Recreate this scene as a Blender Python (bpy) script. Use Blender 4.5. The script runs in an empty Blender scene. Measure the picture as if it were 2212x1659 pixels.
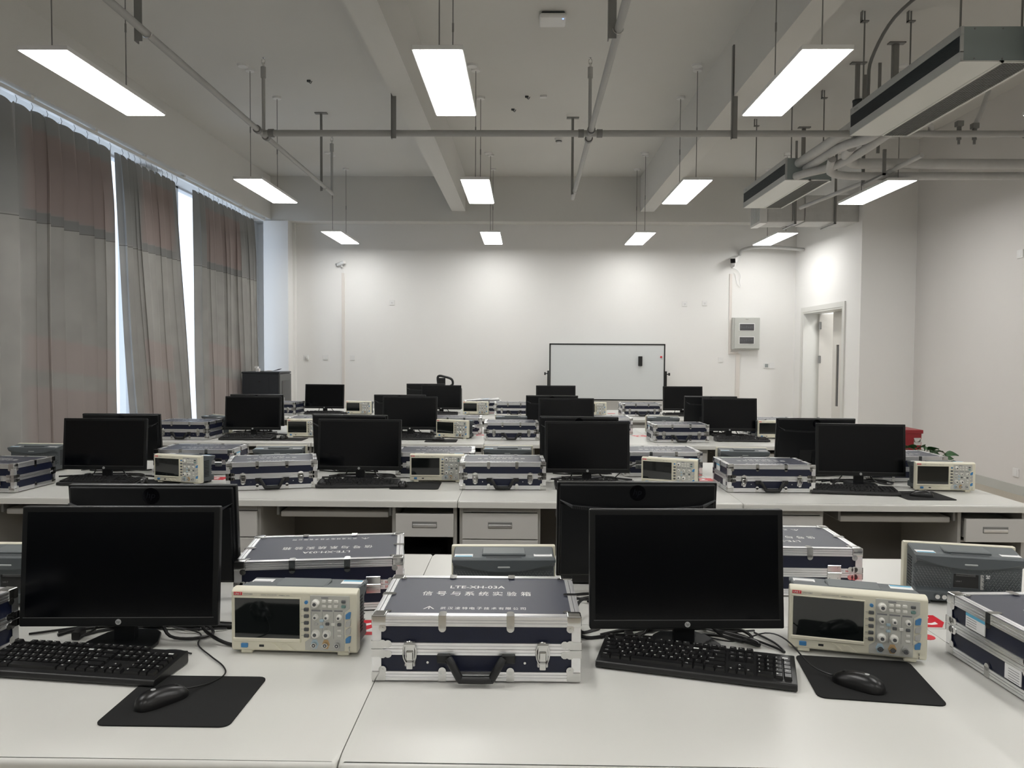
import bpy, bmesh, math, random
from mathutils import Matrix, Vector

random.seed(7)
C = bpy.context.scene.collection
R = math.radians

# ------------------------------------------------------------------ camera, world, exposure
cam_d = bpy.data.cameras.new('camera')
cam_d.sensor_fit = 'HORIZONTAL'
cam_d.sensor_width = 36.0
cam_d.lens = 1675.98 / 2212 * 36.0
cam_d.clip_start = 0.02
cam_d.clip_end = 200
cam = bpy.data.objects.new('camera', cam_d)
C.objects.link(cam)
_p, _y, _r = -0.039, -0.0167, 0.0057           # pitch, yaw, roll
cy, sy, cp, sp, cr, sr = math.cos(_y), math.sin(_y), math.cos(_p), math.sin(_p), math.cos(_r), math.sin(_r)
F = Vector((sy * cp, cy * cp, sp))
RT = Vector((cy, -sy, 0))
UP = RT.cross(F)
XA, YA = cr * RT + sr * UP, -sr * RT + cr * UP
M3 = Matrix((XA, YA, -F)).transposed()
cam.matrix_world = Matrix.Translation((0, 0, 1.475)) @ M3.to_4x4()
bpy.context.scene.camera = cam

world = bpy.data.worlds.new('world')
bpy.context.scene.world = world
world.use_nodes = True
wn = world.node_tree.nodes
wn['Background'].inputs[0].default_value = (0.72, 0.82, 1.0, 1)
wn['Background'].inputs[1].default_value = 0.95

vs = bpy.context.scene.view_settings
vs.view_transform = 'Standard'
vs.look = 'None'
vs.gamma = 1.0
vs.use_curve_mapping = False
vs.exposure = 1.2
bpy.context.scene.display_settings.display_device = 'sRGB'

LAMP_POWER = 9.0
DESK = 0.75
ROOM_END = 13.2
BEAM_FACE = 12.9
CEIL = 4.39

# ------------------------------------------------------------------ materials
MATS = {}
def mat(name, col, rough=0.5, metal=0.0, noise=0.0, nscale=20.0, bump=0.0, bscale=200.0, spec=0.5, coat=0.0, emit=None, trans=0.0):
    if name in MATS:
        return MATS[name]
    m = bpy.data.materials.new(name)
    m.use_nodes = True
    nt = m.node_tree
    b = nt.nodes['Principled BSDF']
    b.inputs['Base Color'].default_value = (*col, 1)
    b.inputs['Roughness'].default_value = rough
    b.inputs['Metallic'].default_value = metal
    b.inputs['Specular IOR Level'].default_value = spec
    if coat:
        b.inputs['Coat Weight'].default_value = coat
    if trans:
        b.inputs['Transmission Weight'].default_value = trans
    tc = nt.nodes.new('ShaderNodeTexCoord')
    if noise:
        n = nt.nodes.new('ShaderNodeTexNoise')
        n.inputs['Scale'].default_value = nscale
        n.inputs['Detail'].default_value = 4
        nt.links.new(tc.outputs['Object'], n.inputs['Vector'])
        rmp = nt.nodes.new('ShaderNodeMapRange')
        rmp.inputs[1].default_value = 0.25
        rmp.inputs[2].default_value = 0.75
        rmp.inputs[3].default_value = 1 - noise
        rmp.inputs[4].default_value = 1 + noise
        nt.links.new(n.outputs['Fac'], rmp.inputs[0])
        mx = nt.nodes.new('ShaderNodeVectorMath')
        mx.operation = 'SCALE'
        mx.inputs[0].default_value = col
        nt.links.new(rmp.outputs[0], mx.inputs['Scale'])
        nt.links.new(mx.outputs[0], b.inputs['Base Color'])
    if bump:
        n2 = nt.nodes.new('ShaderNodeTexNoise')
        n2.inputs['Scale'].default_value = bscale
        n2.inputs['Detail'].default_value = 3
        nt.links.new(tc.outputs['Object'], n2.inputs['Vector'])
        bp = nt.nodes.new('ShaderNodeBump')
        bp.inputs['Strength'].default_value = bump
        bp.inputs['Distance'].default_value = 0.002
        nt.links.new(n2.outputs['Fac'], bp.inputs['Height'])
        nt.links.new(bp.outputs[0], b.inputs['Normal'])
    if emit:
        b.inputs['Emission Color'].default_value = (*emit[0], 1)
        b.inputs['Emission Strength'].default_value = emit[1]
    MATS[name] = m
    return m

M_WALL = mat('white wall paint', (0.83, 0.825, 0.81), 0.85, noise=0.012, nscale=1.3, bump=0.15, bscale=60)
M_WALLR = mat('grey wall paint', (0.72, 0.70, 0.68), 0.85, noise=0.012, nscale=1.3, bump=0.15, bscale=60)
M_CEIL = mat('ceiling paint', (0.68, 0.675, 0.65), 0.9, noise=0.02, nscale=1.0, bump=0.2, bscale=50)
M_BEAM = mat('beam paint', (0.70, 0.695, 0.67), 0.9, noise=0.02, nscale=1.0, bump=0.15, bscale=50)
M_LAM = mat('grey laminate', (0.66, 0.655, 0.62), 0.32, noise=0.02, nscale=2.5, bump=0.03, bscale=400, spec=0.45)
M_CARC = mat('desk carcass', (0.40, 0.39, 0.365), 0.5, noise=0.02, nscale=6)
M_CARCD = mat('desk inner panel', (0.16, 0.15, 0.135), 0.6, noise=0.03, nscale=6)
M_DRAW = mat('drawer front', (0.56, 0.55, 0.53), 0.42, noise=0.01, nscale=8)
M_ALU = mat('brushed aluminium', (0.93, 0.93, 0.94), 0.34, 1.0, noise=0.05, nscale=30)
M_ALUD = mat('dark aluminium groove', (0.62, 0.62, 0.64), 0.4, 1.0)
M_CHR = mat('nickel steel', (0.66, 0.66, 0.65), 0.14, 1.0, noise=0.06, nscale=60)
M_NAVY = mat('navy case panel', (0.0030, 0.0062, 0.026), 0.42, noise=0.15, nscale=40, bump=0.25, bscale=900)
M_NAVT = mat('navy lid panel', (0.006, 0.010, 0.034), 0.33, noise=0.12, nscale=300, bump=0.25, bscale=900, spec=0.6)
M_PRINT = mat('white print', (0.80, 0.80, 0.78), 0.6)
M_BLKP = mat('black plastic', (0.007, 0.0075, 0.008), 0.42, bump=0.15, bscale=1200)
M_BLKM = mat('black monitor back', (0.0045, 0.0052, 0.0062), 0.38, bump=0.2, bscale=1500, spec=0.35)
M_BEZ = mat('black bezel', (0.0045, 0.0052, 0.0058), 0.32, bump=0.1, bscale=1500, spec=0.35)
M_SCR = mat('dark screen', (0.0002, 0.0006, 0.0014), 0.20, spec=0.28)
M_GLOSS = mat('gloss black', (0.004, 0.004, 0.005), 0.10)
M_KEY = mat('keycap plastic', (0.009, 0.009, 0.0095), 0.33)
M_KBD = mat('keyboard plastic', (0.010, 0.010, 0.0105), 0.36, bump=0.1, bscale=900)
M_PAD = mat('mouse pad cloth', (0.0045, 0.0047, 0.005), 0.9, noise=0.1, nscale=600, bump=0.5, bscale=1500)
M_CAB = mat('black cable', (0.007, 0.007, 0.0075), 0.4)
M_CREAM = mat('cream plastic', (0.72, 0.69, 0.56), 0.42)
M_PANEL = mat('grey control panel', (0.50, 0.50, 0.46), 0.45)
M_KNOB = mat('white knob', (0.80, 0.79, 0.74), 0.35)
M_BTND = mat('dark grey button', (0.09, 0.095, 0.10), 0.4)
M_BTNW = mat('white button', (0.72, 0.71, 0.66), 0.4)
M_BTNG = mat('green button', (0.13, 0.24, 0.22), 0.4)
M_BTNB = mat('blue button', (0.06, 0.22, 0.46), 0.35)
M_BTNL = mat('light blue button', (0.42, 0.55, 0.63), 0.4)
M_BTNS = mat('silver grey button', (0.46, 0.46, 0.44), 0.4)
M_ORNG = mat('orange port plate', (0.50, 0.33, 0.16), 0.45)
M_HOUS = mat('slate housing', (0.085, 0.098, 0.105), 0.48, bump=0.2, bscale=900)
M_HOUD = mat('dark slate housing', (0.045, 0.052, 0.056), 0.5)
M_VENT = mat('vent slot', (0.012, 0.013, 0.014), 0.6)
M_SCOP = mat('scope glass', (0.006, 0.008, 0.008), 0.06, coat=0.5)
M_RED = mat('red vinyl', (0.62, 0.02, 0.035), 0.4)
M_REDP = mat('red paint', (0.28, 0.012, 0.02), 0.35)
M_WHT = mat('white plastic', (0.78, 0.78, 0.77), 0.35)
M_PAPER = mat('white paper', (0.80, 0.80, 0.80), 0.7)
M_STB = mat('sticker blue', (0.12, 0.42, 0.62), 0.5)
M_INK = mat('grey ink', (0.22, 0.22, 0.23), 0.6)
M_REDI = mat('red ink', (0.60, 0.04, 0.03), 0.6)
M_PIPE = mat('grey pipe paint', (0.42, 0.42, 0.41), 0.5)
M_STEEL = mat('galvanised hanger', (0.24, 0.24, 0.235), 0.45, 0.3)
M_INSU = mat('pipe insulation wrap', (0.55, 0.55, 0.54), 0.6, noise=0.05, nscale=12, bump=0.6, bscale=25)
M_FANC = mat('fan coil casing', (0.31, 0.36, 0.36), 0.4, 0.2)
M_FANW = mat('fan coil underside', (0.72, 0.73, 0.69), 0.4)
M_FANS = mat('fan coil steel edge', (0.52, 0.54, 0.54), 0.35, 0.3)
M_GRIL = mat('dark grille', (0.022, 0.030, 0.038), 0.5)
M_GRIB = mat('filter mesh', (0.16, 0.16, 0.15), 0.6)
M_RACK = mat('rack enclosure', (0.028, 0.033, 0.040), 0.4, bump=0.1, bscale=600)
M_RACKG = mat('rack door glass', (0.02, 0.024, 0.024), 0.12)
M_DOOR = mat('door laminate', (0.66, 0.64, 0.60), 0.45, noise=0.01, nscale=5)
M_DFRM = mat('door frame', (0.68, 0.68, 0.65), 0.4)
M_WBRD = mat('whiteboard enamel', (0.72, 0.75, 0.76), 0.18)
M_DBOX = mat('distribution box enamel', (0.52, 0.53, 0.50), 0.4)
M_SMOKE = mat('smoked window', (0.09, 0.09, 0.095), 0.15)
M_LEAF = mat('leaf green', (0.028, 0.085, 0.026), 0.4, noise=0.3, nscale=25)
M_POT = mat('glazed pot', (0.6, 0.58, 0.54), 0.3)
M_SOIL = mat('soil', (0.04, 0.028, 0.02), 0.95)
M_ENVE = mat('brown paper', (0.48, 0.30, 0.10), 0.6)
M_FOOT = mat('window light frame', (0.62, 0.62, 0.62), 0.4)
M_LAMP = mat('lamp diffuser', (0.9, 0.9, 0.9), 0.5, emit=((1.0, 0.988, 0.96), LAMP_POWER))
M_LED = mat('blue status light', (0.05, 0.1, 0.9), 0.4, emit=((0.1, 0.25, 1.0), 3.0))
M_GREENLED = mat('green status light', (0.0, 0.3, 0.05), 0.4, emit=((0.05, 0.8, 0.2), 0.6))

def floor_mat():
    m = bpy.data.materials.new('beige floor tile')
    m.use_nodes = True
    nt = m.node_tree
    b = nt.nodes['Principled BSDF']
    tc = nt.nodes.new('ShaderNodeTexCoord')
    n = nt.nodes.new('ShaderNodeTexNoise')
    n.inputs['Scale'].default_value = 120
    n.inputs['Detail'].default_value = 5
    cr_ = nt.nodes.new('ShaderNodeValToRGB')
    cr_.color_ramp.elements[0].color = (0.33, 0.29, 0.23, 1)
    cr_.color_ramp.elements[1].color = (0.52, 0.47, 0.39, 1)
    cr_.color_ramp.elements[0].position = 0.3
    cr_.color_ramp.elements[1].position = 0.7
    nt.links.new(tc.outputs['Object'], n.inputs['Vector'])
    nt.links.new(n.outputs['Fac'], cr_.inputs[0])
    nt.links.new(cr_.outputs[0], b.inputs['Base Color'])
    b.inputs['Roughness'].default_value = 0.4
    return m
M_FLOOR = floor_mat()

def glass_mat():
    m = bpy.data.materials.new('window glass')
    m.use_nodes = True
    nt = m.node_tree
    nt.nodes.remove(nt.nodes['Principled BSDF'])
    out = nt.nodes['Material Output']
    t = nt.nodes.new('ShaderNodeBsdfTransparent')
    t.inputs[0].default_value = (0.95, 0.97, 0.97, 1)
    g = nt.nodes.new('ShaderNodeBsdfGlossy')
    g.inputs['Roughness'].default_value = 0.02
    fr = nt.nodes.new('ShaderNodeMath')
    fr.operation = 'MULTIPLY'
    fn = nt.nodes.new('ShaderNodeFresnel')
    ge = nt.nodes.new('ShaderNodeNewGeometry')
    iv = nt.nodes.new('ShaderNodeMath')
    iv.operation = 'SUBTRACT'
    iv.inputs[0].default_value = 1.0
    nt.links.new(ge.outputs['Backfacing'], iv.inputs[1])
    nt.links.new(fn.outputs[0], fr.inputs[0])
    nt.links.new(iv.outputs[0], fr.inputs[1])
    mx = nt.nodes.new('ShaderNodeMixShader')
    nt.links.new(fr.outputs[0], mx.inputs[0])
    nt.links.new(t.outputs[0], mx.inputs[1])
    nt.links.new(g.outputs[0], mx.inputs[2])
    nt.links.new(mx.outputs[0], out.inputs[0])
    return m
M_GLASS = glass_mat()

def curtain_mat(name, y0, y1):
    """woven grey curtain with a rose block and a dark hem band high up and rose stripes low down"""
    m = bpy.data.materials.new(name)
    m.use_nodes = True
    nt = m.node_tree
    N, L = nt.nodes, nt.links
    b = N['Principled BSDF']
    out = N['Material Output']
    tc = N.new('ShaderNodeTexCoord')
    sx = N.new('ShaderNodeSeparateXYZ')
    L.new(tc.outputs['Object'], sx.inputs[0])
    def mth(op, a, b_=None):
        n = N.new('ShaderNodeMath')
        n.operation = op
        for i, v in enumerate((a, b_)):
            if v is None:
                continue
            if isinstance(v, (int, float)):
                n.inputs[i].default_value = v
            else:
                L.new(v, n.inputs[i])
        return n.outputs[0]
    def step(v, e0, e1):
        n = N.new('ShaderNodeMapRange')
        n.interpolation_type = 'SMOOTHSTEP'
        L.new(v, n.inputs[0])
        n.inputs[1].default_value = e0
        n.inputs[2].default_value = e1
        return n.outputs[0]
    def band(v, a, c, s=0.02):
        return mth('MULTIPLY', step(v, a - s, a + s), mth('SUBTRACT', 1.0, step(v, c - s, c + s)))
    Y, Z = sx.outputs[1], sx.outputs[2]
    zz = mth('ADD', Z, mth('MULTIPLY', mth('SUBTRACT', Y, y0), 0.10))       # low stripes run slanting
    by = band(Y, y0, y1, 0.05)
    rose = mth('MULTIPLY', by, band(Z, 2.70, 3.42, 0.03))
    hem = mth('MULTIPLY', by, band(Z, 2.615, 2.70, 0.006))
    low = mth('MAXIMUM', band(zz, 1.32, 1.62, 0.03), band(zz, 0.55, 1.17, 0.03))
    low = mth('MULTIPLY', low, mth('MULTIPLY', by, 0.75))
    seam = band(Z, 2.606, 2.614, 0.003)
    def mix(fac, a, col):
        n = N.new('ShaderNodeMix')
        n.data_type = 'RGBA'
        L.new(fac, n.inputs[0])
        if isinstance(a, tuple):
            n.inputs[6].default_value = a
        else:
            L.new(a, n.inputs[6])
        n.inputs[7].default_value = col
        return n.outputs[2]
    nz = N.new('ShaderNodeTexNoise')
    nz.inputs['Scale'].default_value = 3
    L.new(tc.outputs['Object'], nz.inputs['Vector'])
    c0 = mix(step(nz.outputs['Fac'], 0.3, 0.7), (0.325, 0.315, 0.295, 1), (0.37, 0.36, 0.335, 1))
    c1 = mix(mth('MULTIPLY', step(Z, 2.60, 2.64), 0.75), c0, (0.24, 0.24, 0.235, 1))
    c1 = mix(rose, c1, (0.30, 0.245, 0.23, 1))
    c1 = mix(hem, c1, (0.215, 0.215, 0.21, 1))
    c1 = mix(low, c1, (0.375, 0.315, 0.295, 1))
    c1 = mix(seam, c1, (0.12, 0.115, 0.11, 1))
    L.new(c1, b.inputs['Base Color'])
    b.inputs['Roughness'].default_value = 0.85
    b.inputs['Sheen Weight'].default_value = 0.15
    wv = N.new('ShaderNodeTexNoise')
    wv.inputs['Scale'].default_value = 900
    L.new(tc.outputs['Object'], wv.inputs['Vector'])
    bp = N.new('ShaderNodeBump')
    bp.inputs['Strength'].default_value = 0.3
    bp.inputs['Distance'].default_value = 0.001
    L.new(wv.outputs['Fac'], bp.inputs['Height'])
    L.new(bp.outputs[0], b.inputs['Normal'])
    tr = N.new('ShaderNodeBsdfTranslucent')
    L.new(c1, tr.inputs[0])
    ms = N.new('ShaderNodeMixShader')
    ms.inputs[0].default_value = 0.03
    L.new(b.outputs[0], ms.inputs[1])
    L.new(tr.outputs[0], ms.inputs[2])
    L.new(ms.outputs[0], out.inputs[0])
    return m

# ------------------------------------------------------------------ mesh helpers
def weighted_normals(me, limit=math.cos(R(42))):
    """smooth shading whose normals follow the larger faces, so flat faces beside small bevels stay flat"""
    me.polygons.foreach_set('use_smooth', [True] * len(me.polygons))
    me.update()
    nf = len(me.polygons)
    nv = len(me.vertices)
    if nf > 30000:
        me.set_sharp_from_angle(angle=R(35))
        return
    N = [Vector(p.normal) for p in me.polygons]
    A = [p.area for p in me.polygons]
    at = [[] for _ in range(nv)]
    for i, p in enumerate(me.polygons):
        for v in p.vertices:
            at[v].append(i)
    out = []
    for i, p in enumerate(me.polygons):
        n = N[i]
        for v in p.vertices:
            acc = n * A[i]
            for j in at[v]:
                if j != i and N[j].dot(n) > limit:
                    acc = acc + N[j] * A[j]
            out.append(acc.normalized() if acc.length > 1e-12 else n)
    me.normals_split_custom_set(out)

class MB:
    def __init__(self):
        self.v, self.f, self.m = [], [], []
    def add(self, verts, faces, m=0, T=None):
        o = len(self.v)
        if T is not None:
            verts = [T @ Vector(p) for p in verts]
        self.v += [tuple(p) for p in verts]
        self.f += [tuple(i + o for i in f) for f in faces]
        self.m += [m] * len(faces)
        return self
    def box(self, x0, x1, y0, y1, z0, z1, m=0, T=None):
        return self.add([(x0, y0, z0), (x1, y0, z0), (x1, y1, z0), (x0, y1, z0), (x0, y0, z1), (x1, y0, z1), (x1, y1, z1), (x0, y1, z1)],
                        [(0, 3, 2, 1), (4, 5, 6, 7), (0, 1, 5, 4), (1, 2, 6, 5), (2, 3, 7, 6), (3, 0, 4, 7)], m, T)
    def rbox(self, x0, x1, y0, y1, z0, z1, r=0.003, seg=2, m=0, T=None):
        bm = bmesh.new()
        bmesh.ops.create_cube(bm, size=1)
        for v in bm.verts:
            v.co = Vector(((x0 + x1) / 2 + v.co.x * (x1 - x0), (y0 + y1) / 2 + v.co.y * (y1 - y0), (z0 + z1) / 2 + v.co.z * (z1 - z0)))
        r = min(r, 0.49 * min(x1 - x0, y1 - y0, z1 - z0))
        bmesh.ops.bevel(bm, geom=list(bm.edges), offset=r, segments=seg, profile=0.5, affect='EDGES')
        return self.bm(bm, m, T)
    def bm(self, bm, m=0, T=None):
        bm.verts.index_update()
        self.add([v.co[:] for v in bm.verts], [[v.index for v in f.verts] for f in bm.faces], m, T)
        bm.free()
        return self
    def cyl(self, p0, p1, r0, r1=None, n=12, m=0, T=None, caps=True):
        r1 = r0 if r1 is None else r1
        p0, p1 = Vector(p0), Vector(p1)
        d = (p1 - p0).normalized()
        a = d.orthogonal().normalized()
        b = d.cross(a)
        vv, ff = [], []
        for p, r in ((p0, r0), (p1, r1)):
            for i in range(n):
                t = 2 * math.pi * i / n
                vv.append(p + r * (math.cos(t) * a + math.sin(t) * b))
        for i in range(n):
            j = (i + 1) % n
            ff.append((i, j, n + j, n + i))
        if caps:
            ff.append(tuple(range(n))[::-1])
            ff.append(tuple(range(n, 2 * n)))
        return self.add(vv, ff, m, T)
    def tube(self, pts, r, n=8, m=0, T=None, smooth=3):
        P = [Vector(p) for p in pts]
        if smooth and len(P) > 2:                       # Catmull-Rom
            Q = []
            E = [2 * P[0] - P[1]] + P + [2 * P[-1] - P[-2]]
            for i in range(1, len(E) - 2):
                a, b, c, d = E[i - 1], E[i], E[i + 1], E[i + 2]
                for k in range(smooth):
                    t = k / smooth
                    Q.append(0.5 * ((2 * b) + (c - a) * t + (2 * a - 5 * b + 4 * c - d) * t * t + (3 * b - a - 3 * c + d) * t ** 3))
            Q.append(P[-1])
            P = Q
        up = None
        vv, ff = [], []
        for i, p in enumerate(P):
            d = (P[min(i + 1, len(P) - 1)] - P[max(i - 1, 0)]).normalized()
            if up is None:
                up = d.orthogonal().normalized()
            up = (up - d * up.dot(d)).normalized()
            s = d.cross(up)
            for k in range(n):
                t = 2 * math.pi * k / n
                vv.append(p + r * (math.cos(t) * up + math.sin(t) * s))
        for i in range(len(P) - 1):
            for k in range(n):
                j = (k + 1) % n
                ff.append((i * n + k, i * n + j, (i + 1) * n + j, (i + 1) * n + k))
        ff.append(tuple(range(n))[::-1])
        ff.append(tuple(range((len(P) - 1) * n, len(P) * n)))
        return self.add(vv, ff, m, T)
    def prism(self, poly, a, b, axis='z', m=0, T=None):
        def P(u, v, w):
            return {'z': (u, v, w), 'y': (u, w, v), 'x': (w, u, v)}[axis]
        n = len(poly)
        ar = sum(poly[i][0] * poly[(i + 1) % n][1] - poly[(i + 1) % n][0] * poly[i][1] for i in range(n))
        if (ar < 0) != (axis == 'y'):
            poly = poly[::-1]
        vv = [P(u, v, a) for u, v in poly] + [P(u, v, b) for u, v in poly]
        ff = [tuple(range(n))[::-1], tuple(range(n, 2 * n))] + [(i, (i + 1) % n, n + (i + 1) % n, n + i) for i in range(n)]
        return self.add(vv, ff, m, T)
    def build(self, name, mats, parent=None, loc=None, rz=0.0, smooth=True, bevel=0.0, seg=2):
        me = bpy.data.meshes.new(name)
        me.from_pydata(self.v, [], self.f)
        if not isinstance(mats, (list, tuple)):
            mats = [mats]
        for m in mats:
            me.materials.append(m)
        me.polygons.foreach_set('material_index', self.m)
        if bevel:
            bm = bmesh.new()
            bm.from_mesh(me)
            eds = [e for e in bm.edges if len(e.link_faces) == 2 and e.calc_face_angle(0) > R(30)]
            bmesh.ops.bevel(bm, geom=eds, offset=bevel, segments=seg, profile=0.5, affect='EDGES', clamp_overlap=True)
            bm.to_mesh(me)
            bm.free()
        if smooth:
            weighted_normals(me)
        me.update()
        o = bpy.data.objects.new(name, me)
        C.objects.link(o)
        if parent:
            o.parent = parent
        if loc:
            o.location = loc
        o.rotation_euler.z = rz
        return o

TXT = {}
def text_geo(s, w=None, h=None, res=2, bold=0.0):
    """glyph outlines as (verts, faces) lying in XY, centred, fitted to w x h"""
    key = (s, w, h, bold)
    if key in TXT:
        return TXT[key]
    cu = bpy.data.curves.new('glyphs', 'FONT')
    cu.body = s
    cu.size = 1
    cu.resolution_u = res
    cu.offset = bold
    o = bpy.data.objects.new('glyphs', cu)
    C.objects.link(o)
    dg = bpy.context.evaluated_depsgraph_get()
    me = bpy.data.meshes.new_from_object(o.evaluated_get(dg))
    V = [v.co.copy() for v in me.vertices]
    Fc = [tuple(p.vertices) for p in me.polygons]
    bpy.data.objects.remove(o)
    bpy.data.curves.remove(cu)
    bpy.data.meshes.remove(me)
    if not V:
        TXT[key] = ([], [])
        return TXT[key]
    x0, x1 = min(v.x for v in V), max(v.x for v in V)
    y0, y1 = min(v.y for v in V), max(v.y for v in V)
    sx = (w / (x1 - x0)) if w else None
    sy_ = (h / (y1 - y0)) if h else sx
    sx = sx or sy_
    V = [((v.x - (x0 + x1) / 2) * sx, (v.y - (y0 + y1) / 2) * sy_, 0) for v in V]
    TXT[key] = (V, Fc)
    return TXT[key]

FRONT = Matrix.Rotation(R(90), 4, 'X')                 # text XY -> faces -Y
def put_text(mb, s, x, y, z, w=None, h=None, face='front', m=0, bold=0.0):
    V, Fc = text_geo(s, w, h, bold=bold)
    T = {'front': FRONT, 'top': Matrix.Identity(4), 'back': Matrix.Rotation(R(180), 4, 'Z') @ FRONT,
         'left': Matrix.Rotation(R(-90), 4, 'Z') @ FRONT, 'right': Matrix.Rotation(R(90), 4, 'Z') @ FRONT}[face]
    mb.add(V, Fc, m, Matrix.Translation((x, y, z)) @ T)
    return mb

# ------------------------------------------------------------------ scene-graph helpers
def tag(o, label, cat, group=None):
    o['label'] = label
    o['category'] = cat
    if group:
        o['group'] = group
    return o
def empty(name, loc=(0, 0, 0), rz=0.0):
    o = bpy.data.objects.new(name, None)
    o.empty_display_size = 0.05
    C.objects.link(o)
    o.location = loc
    o.rotation_euler.z = rz
    return o
def struct(o):
    o['kind'] = 'structure'
    return o
KIDS = {}
def kids(o):
    return [c for c in KIDS.get(o.name, [])]
def index_children():
    KIDS.clear()
    for o in bpy.data.objects:
        if o.parent:
            KIDS.setdefault(o.parent.name, []).append(o)
def copy_tree(o, parent=None):
    c = o.copy()
    C.objects.link(c)
    if parent:
        c.parent = parent
    for ch in kids(o):
        copy_tree(ch, c)
    return c
def place(o, x, y, z, deg):
    o.location = (x, y, z)
    o.rotation_euler = (0, 0, R(deg))
    return o

# ================================================================== ROOM SHELL
XL, XR, XA_, YS = -4.55, 4.547, 5.283, 10.64          # window wall, door wall, alcove wall, alcove step
YB0 = -3.5
def sbox(name, m, *a, bevel=0.0):
    return struct(MB().box(*a).build(name, m, smooth=False, bevel=bevel))
sbox('floor', M_FLOOR, XL - 0.3, XA_ + 0.3, YB0 - 0.2, ROOM_END + 0.2, -0.1, 0.0)
sbox('ceiling', M_CEIL, XL - 0.3, XA_ + 0.3, YB0 - 0.2, ROOM_END + 0.2, CEIL, CEIL + 0.15)
sbox('wall_back', M_WALL, XL - 0.3, XA_ + 0.3, ROOM_END, ROOM_END + 0.2, 0, CEIL)
sbox('wall_front', M_WALL, XL - 0.3, XA_ + 0.3, YB0 - 0.2, YB0, 0, CEIL)
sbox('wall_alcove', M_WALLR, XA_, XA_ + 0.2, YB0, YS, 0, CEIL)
# door wall with its opening (door leaf end faces the room)
DY0, DY1, DZ = 11.18, 12.80, 2.19
dw = MB()
dw.box(XR, XA_ + 0.2, YS, DY0, 0, CEIL)
dw.box(XR, XR + 0.26, DY1, ROOM_END, 0, CEIL)
dw.box(XR, XR + 0.26, DY0, DY1, DZ, CEIL)
struct(dw.build('wall_right', M_WALL, smooth=False))
# corridor seen through the door
co = MB()
co.box(XR + 1.6, XR + 1.7, DY0 + 0.01, ROOM_END + 0.2, 0, 2.8)
co.box(XR + 0.26, XR + 1.7, DY0 + 0.01, ROOM_END + 0.2, 2.8, 2.9)
co.box(XR + 0.26, XR + 1.7, ROOM_END + 0.1, ROOM_END + 0.2, 0, 2.8)
co.box(XR + 0.96, XR + 1.7, DY0 - 0.1, DY0, 0, 2.8)
struct(co.build('wall_corridor', M_WALL, smooth=False))
t = MB().box(XR + 0.8, XR + 1.1, 11.5, 12.6, 2.77, 2.80).build('corridor_lamp', M_LAMP, smooth=False)
tag(t, 'lit panel on the corridor ceiling beyond the door, unseen', 'ceiling lamp')
# window wall: sill wall, piers, beam above
ww = MB()
ww.box(XL - 0.25, XL, YB0, ROOM_END, 0, 0.30)
for a, b in ((YB0, -2.6), (1.0, 1.6), (5.1, 5.7), (9.1, 9.55), (12.75, ROOM_END)):
    ww.box(XL - 0.25, XL, a, b, 0.30, 3.68)
struct(ww.build('wall_left', M_WALL, smooth=False))
sbox('beam_left', M_BEAM, XL - 0.25, -4.235, YB0, ROOM_END, 3.68, CEIL)
sbox('beam_back', M_BEAM, XL, XR, BEAM_FACE, ROOM_END, 3.655, CEIL)
sbox('beam_long_left', M_BEAM, -1.225, -1.0, YB0, BEAM_FACE, 3.82, CEIL)
sbox('beam_long_right', M_BEAM, 1.88, 2.10, YB0, BEAM_FACE, 3.82, CEIL)
sbox('column_left', M_WALL, -4.35, -3.94, 12.87, ROOM_END, 0, 3.655)
sbox('wall_pilaster', M_WALL, -3.94, -3.90, 13.12, ROOM_END, 0, 3.655)
for nm, a in (('baseboard_back', (XL, XR, ROOM_END - 0.012, ROOM_END, 0, 0.10)), ('baseboard_alcove', (XA_ - 0.012, XA_, YB0, YS, 0, 0.10))):
    sbox(nm, M_DBOX, *a)
# windows: frames, mullions and panes
k = 0
for a, b in ((-2.6, 1.0), (1.6, 5.1), (5.7, 9.1), (9.55, 12.75)):
    k += 1
    fr = MB()
    for z0, z1 in ((0.30, 0.36), (3.655, 3.68)):
        fr.box(XL - 0.16, XL - 0.10, a, b, z0, z1)
    n = 4
    for i in range(n + 1):
        yy = a + (b - a) * i / n
        fr.box(XL - 0.16, XL - 0.10, max(a, yy - 0.03), min(b, yy + 0.03), 0.30, 3.68)
    w = struct(fr.build('window_%d' % k, M_FOOT, smooth=False))
    for i in range(n):
        y0, y1 = a + (b - a) * i / n + 0.03, a + (b - a) * (i + 1) / n - 0.03
        MB().box(XL - 0.135, XL - 0.129, y0, y1, 0.36, 3.655).build('pane', M_GLASS, w, smooth=False)
    MB().box(XL - 0.02, XL + 0.12, a, b, 0.28, 0.305).build('window_sill', M_WHT, w, smooth=False)

# door: lining, architrave, closed narrow leaf with a slit window, wide leaf swung open into the corridor
d = struct(MB().box(XR - 0.015, XR + 0.275, DY0, DY0 + 0.04, 0, DZ - 0.0402).box(XR - 0.015, XR + 0.275, DY1 - 0.04, DY1, 0, DZ - 0.0402)
           .box(XR - 0.015, XR + 0.275, DY0, DY1, DZ - 0.04, DZ).build('door_1', M_DFRM, smooth=False))
arch = MB().box(XR - 0.022, XR, DY0 - 0.06, DY0 + 0.015, 0, DZ - 0.0152).box(XR - 0.022, XR, DY1 - 0.015, DY1 + 0.06, 0, DZ - 0.0152)
arch.box(XR - 0.022, XR, DY0 - 0.06, DY1 + 0.06, DZ - 0.015, DZ + 0.06)
arch.build('architrave', M_DFRM, d, smooth=False)
lf = MB()
lf.box(XR + 0.21, XR + 0.25, 11.22, 11.855, 0.01, DZ - 0.045)
lf.box(XR + 0.21, XR + 0.25, 11.955, 12.10, 0.01, DZ - 0.045)
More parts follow.
